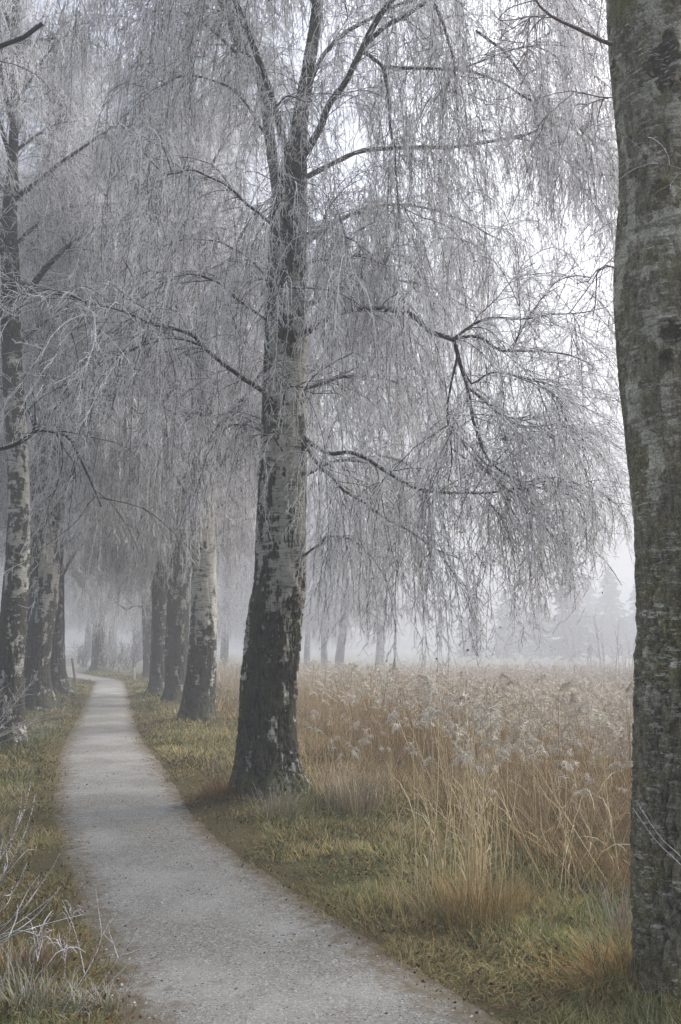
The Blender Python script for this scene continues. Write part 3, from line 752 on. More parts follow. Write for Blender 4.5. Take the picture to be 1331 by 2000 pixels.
loose(l3, [(108, 700, 0), (130, 650, -.3), (165, 560, -.5), (185, 480, -.6), (170, 400, -.8)], .06, .02, 306, L3[1])
loose(l2, [(98, 720, 0), (60, 640, -.3), (40, 560, -.6), (55, 480, -.9)], .05, .015, 307, L2[1])
loose(t5, [(291, 1186, 0), (280, 1184, -.3), (262, 1183, -.6), (248, 1190, -.8), (238, 1184, -1.0), (226, 1176, -1.2)], .085, .03, 308, T5[1], d3=5, d2=2.5, len2=(.6, 1.4))
loose(t5, [(262, 1183, -.6), (250, 1172, -.8), (240, 1160, -.9), (252, 1150, -1)], .05, .02, 312, T5[1], d3=5, d2=2.5, len2=(.5, 1.2))
loose(t4, [(303, 1092, 0), (283, 1077, -.3), (250, 1068, -.7), (220, 1062, -1.0)], .05, .02, 309, T4[1], d3=8, d2=2)
loose(t4, [(305, 1010, 0), (270, 960, -.5), (250, 900, -.9), (215, 870, -1.3), (180, 880, -1.6)], .07, .02, 310, T4[1])
loose(t5, [(286, 1130, 0), (262, 1100, -.5), (248, 1060, -1.0), (232, 1010, -1.4)], .12, .05, 313, T5[1], d3=10)

# ---- birch standing left of the frame; only its boughs reach in
L0 = np.array([-5.0, 8.6, 0.])
l0 = empty('birch_tree', (L0[0], L0[1], Hs(L0[0], L0[1])), "frosted birch outside the left edge whose dark arching bough hangs into the photo", 'tree', GB)
oL = np.array(l0.location)
P = np.array([[L0[0], L0[1], oL[2] - .15], [L0[0] + .02, L0[1], 1.5], [L0[0] - .1, L0[1] + .1, 4], [L0[0] - .1, L0[1], 8], [L0[0], L0[1] + .1, 12], [L0[0] + .1, L0[1], 15]])
me, cL0, rL0 = trunk_mesh('trunk', P, np.array([.27, .23, .2, .15, .09, .03]), M['bark_left'], .05, 72, 67, .028, .006, 3, .3, oL)
link('trunk', me, l0)
def limbL(pts, a, b_, seed, **kw):
    P = np.array([at(x, y, Y) for x, y, Y in pts])
    add_limb(l0, limb_build(P, a, b_, seed, origin=oL, **kw))
limbL([(-262, 900, 8.6), (-140, 905, 8.7), (0, 876, 9.0), (40, 862, 9.0), (78, 839, 9.0), (115, 845, 9.0), (140, 862, 9.0), (158, 900, 9.0), (183, 955, 9.0), (197, 990, 9.0)], .05, .007, 401, d3=12, d2=3, start=.55, len3=(.2, .9))
limbL([(78, 839, 9.0), (112, 848, 8.9), (128, 880, 8.8), (145, 905, 8.8), (148, 945, 8.8)], .014, .004, 402, d3=10, d2=3, len3=(.3, 1.3))
limbL([(70, 842, 9.0), (55, 800, 9.1), (45, 775, 9.2), (20, 760, 9.3)], .014, .005, 403, d3=16, d2=4, len3=(.2, .7))
limbL([(-262, 200, 8.6), (-120, 150, 8.2), (0, 92, 7.9), (45, 72, 7.8), (84, 48, 7.8)], .04, .022, 404, d3=4, d2=1.2, start=.2, len3=(.1, .3))
crown(l0, cL0, rL0, 9.8, 13.8, 8, 68)

# ---- birches across the reed field, fading in the haze
GF = "hazy birches across the reed field"
def far_birch(px, Y, w, label, seed, n=22, lean=0, z0=2.9, h=16, name='birch_tree', scale=1.2):
    Y *= 1.45; p = at(px, 1290, Y); z = Hs(p[0], p[1]); r = w * Y / F / 2
    root = empty(name, (p[0], p[1], z), label, 'tree', GF)
    P = np.array([[0, 0, -.2], [0, 0, 1.0], [lean * .3, 0, 3.5], [lean * .6, .1, 8], [lean, 0, 12], [lean, .1, h]])
    me, Cc, rr = trunk_mesh('trunk', P, r * np.array([1.15, 1, .85, .62, .36, .1]), M['bark_grey'], .1, 40, seed, .02, .005, 3, .25)
    link('trunk', me, root)
    crown(root, Cc + np.array([p[0], p[1], z]), rr, z + z0, z + h - 1, n, seed, None, scale)
far_birch(664, 44, 18, "hazy leaning birch across the reeds, thickest faint trunk right of the big birch", 71, 24, .8)
far_birch(634, 47, 12, "thin hazy birch across the reeds, close left of the thickest faint trunk", 72, 20, -.3)
far_birch(600, 52, 12, "faint birch across the reeds, nearest the big furrowed trunk's right side", 73, 20, .2)
far_birch(438, 46, 16, "hazy birch in the gap between the white barked birch and the big one", 74, 24, .2)
far_birch(500, 58, 18, "hazy birch mostly hidden behind the big furrowed trunk", 75, 22, 0)
far_birch(742, 60, 15, "very faint birch over the frosty bank, right of the other hazy trunks", 76, 22, .4)
far_birch(218, 60, 17, "hazy birch just right of the flared birch at the path bend", 78, 28, 0, 2.8)
far_birch(268, 56, 22, "faint wide birch between the path bend and the trunk cluster", 79, 28, 0, 2.8)
far_birch(172, 66, 16, "hazy birch just left of the flared birch at the path bend", 80, 26, 0, 2.8)
far_birch(60, 60, 20, "hazy birch behind the left verge, seen between the left trunks", 81, 28, 0, 2.8)
far_birch(-60, 48, 20, "hazy birch beyond the left edge of the meadow", 82, 28, 0, 2.8)

# ---- spruces at the far side
def spruce_mesh(seed, h):
    r_ = np.random.default_rng(seed); mb = MB(); V, q = tubes(np.array([[[0, 0, 0], [0, 0, h * .5], [0, 0, h]]]), np.array([[.22, .14, .02]]), 7)
    trunk = mk('trunk', V, [q], M['limb'])
    tiers = int(h * 2.2)
    for k in range(tiers):
        f = k / tiers; z = .8 + f * (h - .9); L = (1 - f) ** .8 * h * .26 * r_.uniform(.75, 1.15) + .12
        m = r_.integers(9, 13)
        zj = np.clip(z + r_.normal(0, h * .03, m), .5, h - .3); a = np.arange(m) * 2 * np.pi / m + r_.uniform(0, 6); Ls = L * r_.uniform(.5, 1.25, m)
        B = grow(np.stack([zj * 0, zj * 0, zj], -1), np.stack([np.cos(a), np.sin(a), a * 0 + .15], -1), Ls, 6, .09, .06, r_)
        V, q = tubes(B, taper(m, 7, .03, .008), 3); mb.add(V, q, col=np.tile([.10, .09, .075], (len(V), 1)))
        kk = int(Ls.sum() * 40)
        S, D, _ = sample_on(B, kk, r_, .1, 1, (30, 70), flat=.3)
        P4 = grow(S, D, r_.uniform(.12, .42, kk), 3, .2, .15, r_)
        V, q = tubes(P4, taper(kk, 4, .055, .02), 3)
        fr = r_.uniform(.2, .8, kk)[:, None]
        c = (np.array([[.045, .06, .04]]) * (1 - fr * .6) + np.array([[.42, .45, .45]]) * fr * .25)
        mb.add(V, q, col=np.repeat(c, 12, 0))
    return trunk, mb.mesh('crown', M['needle'])
SPR = [spruce_mesh(501, 14.), spruce_mesh(502, 12.5)]
GS = "spruces fading in the haze beyond the reeds"
for k, (px, top, Y, lab, nm) in enumerate(((1106, 1098, 62, "clearest hazy spruce, its pointed top just right of the hanging twigs", 0), (1188, 1104, 74, "faint slender spruce halfway between the clearest spruce and the right trunk", 1),
        (1250, 1106, 72, "faint spruce half covered by the close right trunk", 0), (1146, 1122, 84, "palest spruce top in the gap between two clearer spruces", 1), (1050, 1140, 72, "hazy spruce behind the tips of the hanging twigs, left of the clearest spruce", 1),
        (985, 1150, 70, "faint spruce behind the lowest curtain of twigs", 0), (920, 1160, 74, "faint spruce at the left end of the hazy spruces, above the frosty bank", 1), (1020, 1165, 92, "faintest spruce, deep in the haze behind the lowest twigs", 0))):
    Y *= 1.65; p = at(px, top, Y); z = Hs(p[0], p[1]); s = (p[2] - z) / (14. if nm == 0 else 12.5)
    r = empty('spruce_tree', (p[0], p[1], z), lab, 'tree', GS); r.rotation_euler = (0, 0, k * 1.3); r.scale = (s * 1.05, s * 1.05, s)
    link('trunk', SPR[nm][0], r); link('crown', SPR[nm][1], r)

# ================================================================== LOW THINGS
# ---- grass
def blades(x, y, z, Ln, az, lean, bend, w, c0, c1):
    n = len(x); k = 4
    d = np.stack([np.cos(az), np.sin(az)], -1)
    pts = np.empty((n, k, 3)); ang = lean.copy(); p = np.stack([x, y, z], -1); pts[:, 0] = p
    for i in range(1, k):
        st = Ln / (k - 1)
        p = p + np.stack([np.sin(ang) * d[:, 0] * st, np.sin(ang) * d[:, 1] * st, np.cos(ang) * st], -1)
        pts[:, i] = p; ang = ang + bend
    side = np.stack([-d[:, 1], d[:, 0], d[:, 0] * 0], -1)
    wid = w[:, None] * np.array([1, .9, .65])
    V = np.empty((n, 7, 3)); V[:, 0:6:2] = pts[:, :3] - side[:, None, :] * wid[..., None]; V[:, 1:6:2] = pts[:, :3] + side[:, None, :] * wid[..., None]; V[:, 6] = pts[:, 3]
    f = np.arange(n)[:, None] * 7
    q = np.vstack([f + [0, 1, 3, 2], f + [2, 3, 5, 4]]); t = f + [4, 5, 6]
    tt = np.array([0, 0, .33, .33, .66, .66, 1.])[None, :, None]
    col = c0[:, None, :] * (1 - tt) + c1[:, None, :] * tt
    return V.reshape(-1, 3), [q, t], col.reshape(-1, 3)
def build_grass():
    r_ = np.random.default_rng(91); n = 640000
    y = np.exp(r_.uniform(np.log(2.6), np.log(46), n)); x = (r_.uniform(-.56, .56, n)) * (y + .6)
    sd = pathsd(x, y)
    P = np.stack([x, y, x * 0], -1)
    cl_ = fbm(P * 2.2, 12, 3); cf = fbm(P * .7, 13, 3); ff = fbm(P * 9, 15, 2)
    rd = rowdist(x, y)
    # sparse ragged creep of short growth over the path edge, thick beyond it
    edge = sd + .30 * cl_ + .14 * ff
    pr = np.where(edge < -.12, .0, np.where(edge < .04, .5, 1.0))
    pr = pr * np.where(rd > 3.5, .6, 1) * np.where((cl_ < -.35) & (y < 9), .55, 1)
    ok = r_.uniform(size=n) < pr
    x, y, sd, cl_, cf, rd, edge, ff = (a[ok] for a in (x, y, sd, cl_, cf, rd, edge, ff)); n = len(x)
    z = H(x, y, sd) - .008
    tramp = 1 - sstep(.05, .5, edge)
    field = sstep(1.0, 2.0, rd)
    Ln = r_.uniform(.05, .15, n) * (1 + .8 * np.clip(cl_, -.5, .8)) * (1 - .4 * tramp) * (1 + .8 * field)
    az = r_.uniform(0, 2 * np.pi, n) + 0; flow = fbm(np.stack([x * .8, y * .8, x * 0], -1), 44, 2) * 5
    az = np.where(r_.uniform(size=n) < .5, flow + r_.normal(0, .6, n), az)
    lean = r_.uniform(.3, 1.25, n) + .3 * tramp; bend = r_.uniform(.05, .6, n)
    w = np.clip(y * .00042, .0016, .02) * r_.uniform(.7, 1.3, n)
    green, straw, rust, brown = np.array([.135, .158, .028]), np.array([.42, .315, .125]), np.array([.21, .115, .035]), np.array([.22, .18, .078])
    a = r_.uniform(size=n) + .55 * cf
    c0 = np.where((a < .52)[:, None], green, np.where((a < 1.02)[:, None], straw, rust)) * r_.uniform(.6, 1.3, n)[:, None]
    c0 = c0 * (1 - (tramp * .55)[:, None]) + brown * r_.uniform(.4, 1.6, n)[:, None] * (tramp * .55)[:, None]
    c0 = np.where((r_.uniform(size=n) < field * .75)[:, None], straw * .75 * r_.uniform(.5, 1.1, n)[:, None], c0)
    left = sstep(-.2, -1.2, x - np.interp(y, PC[::-1, 1] if PC[0, 1] > PC[-1, 1] else np.maximum.accumulate(PC[:, 1]), PC[:, 0]))
    fr = np.clip(r_.normal(.13, .25, n) + .12 * left + .3 * cl_ * left, 0, .8)[:, None] * (1 - .7 * tramp)[:, None]
    c1 = c0 * 1.15 * (1 - fr) + np.array([.44, .47, .44]) * fr
    V, Fc, col = blades(x, y, z, Ln, az, lean, bend, w, c0, c1)
    # long dry hay between the verge and the reeds
    m = 60000
    y = np.exp(r_.uniform(np.log(3.4), np.log(24), m)); x = r_.uniform(-.3, .56, m) * (y + .6)
    rd = rowdist(x, y); sd = pathsd(x, y); P = np.stack([x, y, x * 0], -1); cl_ = fbm(P * 1.6, 18, 3)
    ok = (sd > .7) & (r_.uniform(size=m) < sstep(.2, 1.3, rd + .8 * cl_) * np.where(cl_ > -.2, 1, .25)); x, y, sd, cl_ = x[ok], y[ok], sd[ok], cl_[ok]; m = len(x)
    flow = fbm(np.stack([x * 1.1, y * 1.1, x * 0], -1), 54, 2) * 6
    az = flow + r_.normal(0, .9, m)
    c0 = np.array([.42, .30, .125]) * r_.uniform(.45, 1.25, m)[:, None]; c0[r_.uniform(size=m) < .22] *= np.array([.75, .5, .35])
    fr = np.clip(r_.normal(.02, .2, m), 0, .6)[:, None]
    V2, F2, col2 = blades(x, y, H(x, y, sd) - .01, r_.uniform(.16, .48, m), az, r_.uniform(.15, 1.0, m), r_.uniform(.05, .5, m), np.clip(y * .00035, .0014, .01), c0, c0 * (1 - fr) + np.array([.5, .5, .48]) * fr)
    mb = MB(); mb.add(V, Fc, col=col); mb.add(V2, F2, col=col2)
    tag(link('grass', mb.mesh('grass', M['grass'])), "short olive and straw grass with rime on both verges of the path", 'grass', kind='stuff')
build_grass()

# ---- reeds
def reed_shape(seed, h, tint=(.36, .25, .115), frost=.6, lod=0):
    """one reed: stem and leaves; plume of drooping rimed spikelets"""
    r_ = np.random.default_rng(seed); st = MB(); pl = MB()
    az = r_.uniform(0, 6.28); d = np.array([[math.cos(az) * .12, math.sin(az) * .12, 1]])
    n = 8
    P = grow(np.zeros((1, 3)), d, np.array([h]), n, 0.0, .035, r_)
    # head bends over
    top = P[0, -1]; hd = nrm(P[0, -1] - P[0, -2]); bd = az + r_.normal(0, .5)
    B = grow(top[None], (hd + np.array([math.cos(bd), math.sin(bd), 0]) * .55)[None], np.array([r_.uniform(.07, .19)]), 5, r_.uniform(.1, .34), .05, r_)
    PP = np.concatenate([P, B[:, 1:]], 1)
    rad = np.linspace(.0034, .0014, PP.shape[1])[None] * (1 + .6 * lod)
    V, q = tubes(PP, rad, 3)
    t = np.repeat(np.linspace(0, 1, PP.shape[1]), 3)[:, None]; f = frost * sstep(.45, 1, t)
    tint = np.array(tint); white = np.array([.66, .64, .60])
    st.add(V, q, col=tint * (1 - f) + white * f)
    nl = r_.integers(1, 4) if lod == 0 else 1
    if nl:
        zz = r_.uniform(.25, .8, nl); base_ = np.array([P[0, int(k * n)] for k in zz])
        a2 = r_.uniform(0, 6.28, nl)
        Vb, Fb, cb = blades(base_[:, 0], base_[:, 1], base_[:, 2], r_.uniform(.15, .38, nl), a2, r_.uniform(.25, .7, nl), r_.uniform(.3, .8, nl), np.full(nl, .0035), np.tile(tint * .9, (nl, 1)), np.tile(tint * .6 + white * .35, (nl, 1)))
        st.add(Vb, Fb, col=cb)
    k = 42 if lod == 0 else 11
    if seed % 4 == 3: k = 5
    S, D, _ = sample_on(B, k, r_, 0, 1, (20, 60))
    Pp = grow(S, D + np.array([math.cos(bd), math.sin(bd), -.3]) * .3, r_.uniform(.02, .075, k) * (1 + .3 * lod), 3, .35, .15, r_)
    V, q = tubes(Pp, taper(k, 4, .0029 * (1 + .7 * lod), .0019 * (1 + .7 * lod)), 3)
    fr = np.clip(r_.normal(frost + .1, .15, k), .1, 1)[:, None]
    c = np.array([.34, .27, .19]) * (1 - fr) + np.array([.80, .76, .68]) * fr
    pl.add(V, q, col=np.repeat(c, 12, 0))
    return st, pl
def in_reeds(x, y):
    P = np.stack([x, y, x * 0], -1)
    d = rowdist(x, y) + .7 * fbm(P * .55, 61, 3)
    return d
def build_reeds():
    r_ = np.random.default_rng(77)
    near = [reed_shape(600 + i, r_.uniform(.85, 1.35), (.66, .54, .33), .7) for i in range(14)]
    near = [(a.mesh('stem', M['reed']), b.mesh('plume', M['reed'])) for a, b in near]
    lab = {'front': ("pale straw reed with drooping rimed plume in the foremost upright clump", "reeds of the foremost straw clump"),
           'birch': ("pale rimed reed in the small clump right of the big birch's foot", "reeds of the pale clump by the big birch"),
           'trunk': ("leaning rimed reed between the foremost upright clump and the close right trunk", "reeds leaning near the close right trunk"),
           'edge': ("brownish rimed reed along the ragged front edge of the reed bed", "reeds along the front edge of the bed")}
    pts = []
    for k in range(62):
        p = ground(r_.normal(925, 52), r_.uniform(1705, 1800)); pts.append((p[0], p[1], 'front', r_.uniform(.85, 1.12)))
    for k in range(36):
        p = ground(r_.normal(690, 38), r_.uniform(1560, 1600)); pts.append((p[0], p[1], 'birch', r_.uniform(.55, .8)))
    for k in range(62):
        p = ground(r_.uniform(1040, 1250), r_.uniform(1590, 1760)); pts.append((p[0], p[1], 'trunk', r_.uniform(.7, 1.05)))
    c = 0
    while c < 138:
        y = r_.uniform(5.6, 9.5); x = r_.uniform(-.4, 3.6)
        d = rowdist(np.array([x]), np.array([y]))[0]
        if 1.5 < d < 3.6: pts.append((x, y, 'edge', r_.uniform(.8, 1.15))); c += 1
    for i, (x, y, g, s) in enumerate(pts):
        k = r_.integers(len(near))
        o = empty('reed', (x, y, Hs(x, y) - .02), lab[g][0], 'reed', lab[g][1])
        tilt = .07 if g == 'front' else .2 if g == 'birch' else .42 if g == 'trunk' else .16
        o.rotation_euler = (r_.normal(0, tilt), r_.normal(0, tilt), r_.uniform(0, 6.28)); o.scale = (s, s, s)
        link('stem', near[k][0], o); link('plume', near[k][1], o)
    # the bed behind: too many to count
    def bed(n, y0, y1, lod, seed):
        r2 = np.random.default_rng(seed)
        var = [reed_shape(seed + i, r2.uniform(.8, 1.36), (.47, .335, .165), .64, lod) for i in range(12)]
        var = [(np.concatenate(a.V + b.V), [f for f in a.F] + [f + a.n for f in b.F], np.concatenate(a.A['col'] + b.A['col'])) for a, b in var]
        y = np.exp(r2.uniform(np.log(y0), np.log(y1), n)); x = r2.uniform(-.62, .62, n) * (y + .5)
        d = in_reeds(x, y); dens = sstep(1.6, 3.2, d)
        ok = (r2.uniform(size=n) < dens); x, y = x[ok], y[ok]; z = H(x, y) - .02
        vi = r2.integers(12, size=len(x)); out = MB()
        for v in range(12):
            sel = np.where(vi == v)[0]
            if not len(sel): continue
            V, Fs, c = var[v]; m = len(sel)
            a = r2.uniform(0, 6.28, m); s = r2.uniform(.75, 1.12, m); tx, ty = r2.normal(0, .13, m), r2.normal(0, .13, m)
            ca, sa = np.cos(a)[:, None], np.sin(a)[:, None]
            wsc = np.clip(y[sel] / 9, 1, 3)[:, None] ** .5
            X = (V[None, :, 0] * ca - V[None, :, 1] * sa); Yv = (V[None, :, 0] * sa + V[None, :, 1] * ca); Zv = V[None, :, 2] + 0 * X
            X = X + tx[:, None] * Zv; Yv = Yv + ty[:, None] * Zv
            Q = np.stack([X * s[:, None] + x[sel][:, None], Yv * s[:, None] + y[sel][:, None], Zv * s[:, None] + z[sel][:, None]], -1)
            off = (np.arange(m) * len(V))[:, None, None]
            fs = [(f[None] + off).reshape(-1, f.shape[1]) for f in Fs]
            tone = r2.uniform(.75, 1.2, m)[:, None, None]
            out.add(Q.reshape(-1, 3), fs, col=(c[None] * tone).reshape(-1, 3))
        return out
    a = bed(9500, 6.5, 15, 0, 700); b = bed(26000, 12, 46, 1, 740)
    mb = MB()
    for s in (a, b): mb.add(np.concatenate(s.V), s.F, col=np.concatenate(s.A['col']))
    tag(link('reed_bed', mb.mesh('reed_bed', M['reed'])), "wide bed of brown reeds with rimed tops running back into the haze", 'reeds', kind='stuff')
build_reeds()

# ---- dead leaves on the ground, gravel chips, leaves left on the twigs
def leaf_shapes(P, size, r_, cols):
    n = len(P)
    a = nrm(r_.normal(size=(n, 3))); b_ = nrm(np.cross(a, r_.normal(size=(n, 3)))); nn = np.cross(a, b_)
    s = size[:, None]
    V = np.stack([P, P + a * s * .45 + b_ * s * .34 + nn * s * .08, P + a * s, P + a * s * .45 - b_ * s * .34 + nn * s * .08], 1)
    f = np.arange(n)[:, None] * 4
    return V.reshape(-1, 3), np.vstack([f + [0, 1, 2], f + [0, 2, 3]]), np.repeat(cols, 4, 0)
def build_litter():
    r_ = np.random.default_rng(5); n = 9500
    y = np.exp(r_.uniform(np.log(3.2), np.log(26), n)); x = r_.uniform(-.5, .5, n) * (y + .5); sd = pathsd(x, y)
    ok = (sd > -.12) | (r_.uniform(size=n) < .045); x, y, sd = x[ok], y[ok], sd[ok]; n = len(x)
    P = np.stack([x, y, H(x, y, sd) + r_.uniform(.0, .035, n) * (sd > 0) + (sd < 0) * .03], -1)
    c = np.array([[.15, .06, .022]]) * r_.uniform(.4, 1.5, n)[:, None]
    V, f, col = leaf_shapes(P, r_.uniform(.015, .034, n) * np.where(sd < 0, .7, 1), r_, c)
    mb = MB(); mb.add(V, f, col=col)
    tag(link('leaf_litter', mb.mesh('leaf_litter', M['leaf'], False)), "small brown fallen leaves strewn through the grass beside the path", 'leaves', kind='stuff')
    # chips
    n = 26000
    k = r_.integers(len(PC), size=n * 2); ydist = PC[k, 1]; keep = (ydist > 2) & (r_.uniform(size=n * 2) < np.clip((5 / np.maximum(ydist, 2)) ** 1.3, 0, 1)) ; k = k[keep][:n]; n = len(k)
    t = nrm(np.gradient(PC, axis=0)); nv = np.stack([t[:, 1], -t[:, 0]], -1)
    u = np.where(r_.uniform(size=n) < .12, np.sign(r_.normal(size=n)) * (.93 + np.abs(r_.normal(0, .09, n))), r_.uniform(-1, 1, n)) * (PW[k] * .98); q = PC[k] + nv[k] * u[:, None] + t[k] * r_.uniform(-.14, .14, n)[:, None]
    # denser sampling near the camera
    s = r_.gamma(2.0, .0017, n) + .002
    Vc = nrm(r_.normal(size=(n, 6, 3)) * .35 + np.array([[1, 0, 0], [-1, 0, 0], [0, 1, 0], [0, -1, 0], [0, 0, 1], [0, 0, -1]])) * s[:, None, None] * np.array([1, 1, .6])
    uu = np.clip(u / (PW[k] + .1), -1, 1)
    z = -.05 + .022 + .012 * (1 - uu ** 2) + .005 * fbm(np.column_stack([q * 3, q[:, 0] * 0]), 21, 3) + s * .1 + .05 * sstep(0, .22, np.abs(u) - PW[k])
    V = Vc + np.column_stack([q, z])[:, None, :]
    f0 = np.array([[0, 2, 4], [2, 1, 4], [1, 3, 4], [3, 0, 4], [2, 0, 5], [1, 2, 5], [3, 1, 5], [0, 3, 5]])
    f = (np.arange(n)[:, None, None] * 6 + f0[None]).reshape(-1, 3)
    g = np.clip(r_.normal(.36, .11, n), .10, .6)[:, None] * np.array([[1, .99, .95]])
    mb = MB(); mb.add(V.reshape(-1, 3), f, col=np.repeat(g, 6, 0))
    tag(link('gravel', mb.mesh('gravel', M['stone'], False)), "loose pale and dark gravel chips on the path", 'gravel', kind='stuff')
    # a few leaves still hanging on the big birch
    T = []
    for x0, x1, y0, y1, m in ((600, 1180, 150, 1180, 60), (440, 620, 300, 1000, 30), (150, 450, 200, 900, 24), (650, 1000, 1150, 1290, 10)):
        for j in range(m): T.append(at(r_.uniform(x0, x1), r_.uniform(y0, y1), Y1 + r_.uniform(-1.8, .2)))
    P = np.array(T) - o1
    V, f, col = leaf_shapes(P, r_.uniform(.025, .042, len(P)), r_, np.array([[.20, .085, .03]]) * r_.uniform(.5, 1.4, len(P))[:, None])
    mb = MB(); mb.add(V, f, col=col)
    link('leaves', mb.mesh('leaves', M['leaf'], False), t1)
build_litter()

# ---- shrubs, saplings and dead stalks
def stalks(name, stems, mat, label, cat, o, side=0, r0=.004, r1=.0015, seed=0, group=None, side_len=(.05, .2), ns=5):
    """a low woody plant: a stem part for each shoot, each with its side twigs"""
    r_ = np.random.default_rng(seed); root = empty(name, o, label, cat, group); o = np.array(o)
    for P in stems:
        A, t, Ln = resample(np.array(P), .03 * max(1, np.linalg.norm(np.array(P[-1]) - np.array(P[0])) / 1.5))
        mb = MB(); V, q = tubes((A - o)[None], ((r0 * (1 - t) + r1 * t) * (1 + .35 * vnoise(np.stack([t * Ln * 45, t * 0 + seed + P[0][0] * 31, t * 0], -1), 2)))[None], ns); mb.add(V, q)
        if side:
            k = max(1, int(side * Ln)); S, D, _ = sample_on(A[None] - o, k, r_, .25, .98, (25, 55))
            Q = grow(S, D, r_.uniform(*side_len, k), 4, -.06, .10, r_); V, q = tubes(Q, taper(k, 5, r0 * .5, r1 * .8), 3); mb.add(V, q)
        link('stem', mb.mesh('stem', M[mat]), root)
    return root
# frosted shrub at the lower left edge
bs = ground(-70, 1875); bs[2] = Hs(bs[0], bs[1])
def shoot(b, *pts): return [b] + [at(x, y, Y) for x, y, Y in pts]
r_ = np.random.default_rng(3)
sh = []
for pts in ([(10, 1690, 4.4), (35, 1600, 4.4), (42, 1560, 4.4), (43, 1527, 4.4)], [(15, 1660, 4.4), (45, 1590, 4.4), (61, 1525, 4.4)], [(20, 1690, 4.3), (55, 1610, 4.3), (69, 1553, 4.3)], [(8, 1715, 4.2), (50, 1664, 4.2), (67, 1660, 4.2)],
            [(30, 1790, 4.2), (75, 1735, 4.2), (100, 1700, 4.2), (117, 1668, 4.2)], [(0, 1760, 4.1), (25, 1745, 4.1), (54, 1685, 4.1)], [(15, 1805, 4.1), (55, 1740, 4.1), (79, 1708, 4.1)], [(10, 1830, 4.0), (70, 1790, 4.0), (120, 1732, 4.0)],
            [(5, 1825, 4.2), (60, 1785, 4.2), (109, 1747, 4.2)], [(0, 1725, 4.3), (15, 1690, 4.3), (12, 1665, 4.3)], [(0, 1785, 4.1), (18, 1760, 4.1), (25, 1730, 4.1)], [(20, 1830, 4.0), (90, 1805, 4.0), (165, 1786, 4.0)],
            [(-10, 1705, 4.3), (5, 1670, 4.3), (26, 1630, 4.3)], [(-20, 1740, 4.3), (-5, 1700, 4.3), (5, 1640, 4.3)], [(0, 1850, 4.0), (30, 1800, 4.0), (35, 1765, 4.0)]):
    sh.append(shoot(bs + np.array([r_.normal(0, .06), r_.normal(0, .06), 0]), *pts))
stalks('shrub', sh, 'shrub', "rimed shrub of slanting bare shoots at the lower left edge", 'shrub', bs, side=.7, r0=.0042, r1=.0026, seed=1, side_len=(.03, .10))
# thin reddish sapling leaning over the path
b2 = ground(118, 1985); b2[2] = Hs(b2[0], b2[1])
sa = [shoot(b2, (150, 1930, b2[1]), (185, 1870, b2[1] + .05), (198, 1830, b2[1] + .08), (196, 1800, b2[1] + .1), (187, 1737, b2[1] + .12)),
      [at(198, 1830, b2[1] + .08), at(230, 1780, b2[1] + .12), at(260, 1745, b2[1] + .15)],
      shoot(b2 + [.05, 0, 0], (170, 1960, b2[1]), (220, 1890, b2[1]), (250, 1845, b2[1]), (280, 1790, b2[1]), (300, 1742, b2[1])),
      [at(232, 1874, b2[1]), at(222, 1845, b2[1]), at(212, 1815, b2[1])], [at(240, 1866, b2[1]), at(270, 1856, b2[1]), at(305, 1835, b2[1])],
      shoot(b2 + [.1, 0, 0], (190, 1950, b2[1] - .05), (230, 1905, b2[1] - .05), (260, 1880, b2[1] - .05), (300, 1870, b2[1] - .05)),
      [at(165, 1900, b2[1]), at(155, 1850, b2[1]), at(140, 1800, b2[1]), at(124, 1770, b2[1])]]
stalks('sapling', sa, 'shrub', "thin reddish bare sapling leaning over the lower left edge of the path", 'sapling', b2, side=1.2, r0=.0026, r1=.0011, seed=2)
# frosted dead herbs
def herb(px, py, h, label, seed, n=9):
    r_ = np.random.default_rng(seed); b = ground(px, py); b[2] = Hs(b[0], b[1]); st = []
    top = b + [r_.uniform(0, .1), 0, h]
    st.append([b, (b + top) / 2 + [.01, 0, 0], top])
    for k in range(n):
        e = top + np.array([r_.normal(0, .06), r_.normal(0, .05), r_.uniform(-.05, .07)]); st.append([top - [0, 0, r_.uniform(0, h * .35)], (top + e) / 2 + [0, 0, .015], e])
    return stalks('dead_herb', st, 'shrub', label, 'weed', b, side=12, r0=.0022, r1=.0014, seed=seed, side_len=(.02, .05))
herb(118, 1940, .20, "bushy rime-covered dead herb in the grass under the reddish sapling", 11, 12)
herb(125, 1880, .26, "small rimed umbel on a stalk just above the bushy dead herb", 12, 7)
herb(30, 1985, .34, "rimed dead herb at the lower left corner of the photo", 13, 10)
# shrubby suckers at the foot of the leftmost birch
b3 = L1 + np.array([-.15, -.7, 0]); b3[2] = Hs(b3[0], b3[1]); r_ = np.random.default_rng(8)
st = []
for k in range(34):
    e = b3 + np.array([r_.normal(.15, .5), r_.normal(0, .35), r_.uniform(.35, 1.15)]); m_ = b3 * .5 + e * .5 + [r_.normal(0, .06), 0, .05]
    st.append([b3 + [r_.normal(0, .15), r_.normal(0, .1), 0], m_, e])
stalks('shrub', st, 'shrub', "tangled rimed shrub at the foot of the bowed birch by the left edge", 'shrub', b3, side=9, r0=.006, r1=.003, seed=4, side_len=(.08, .3))
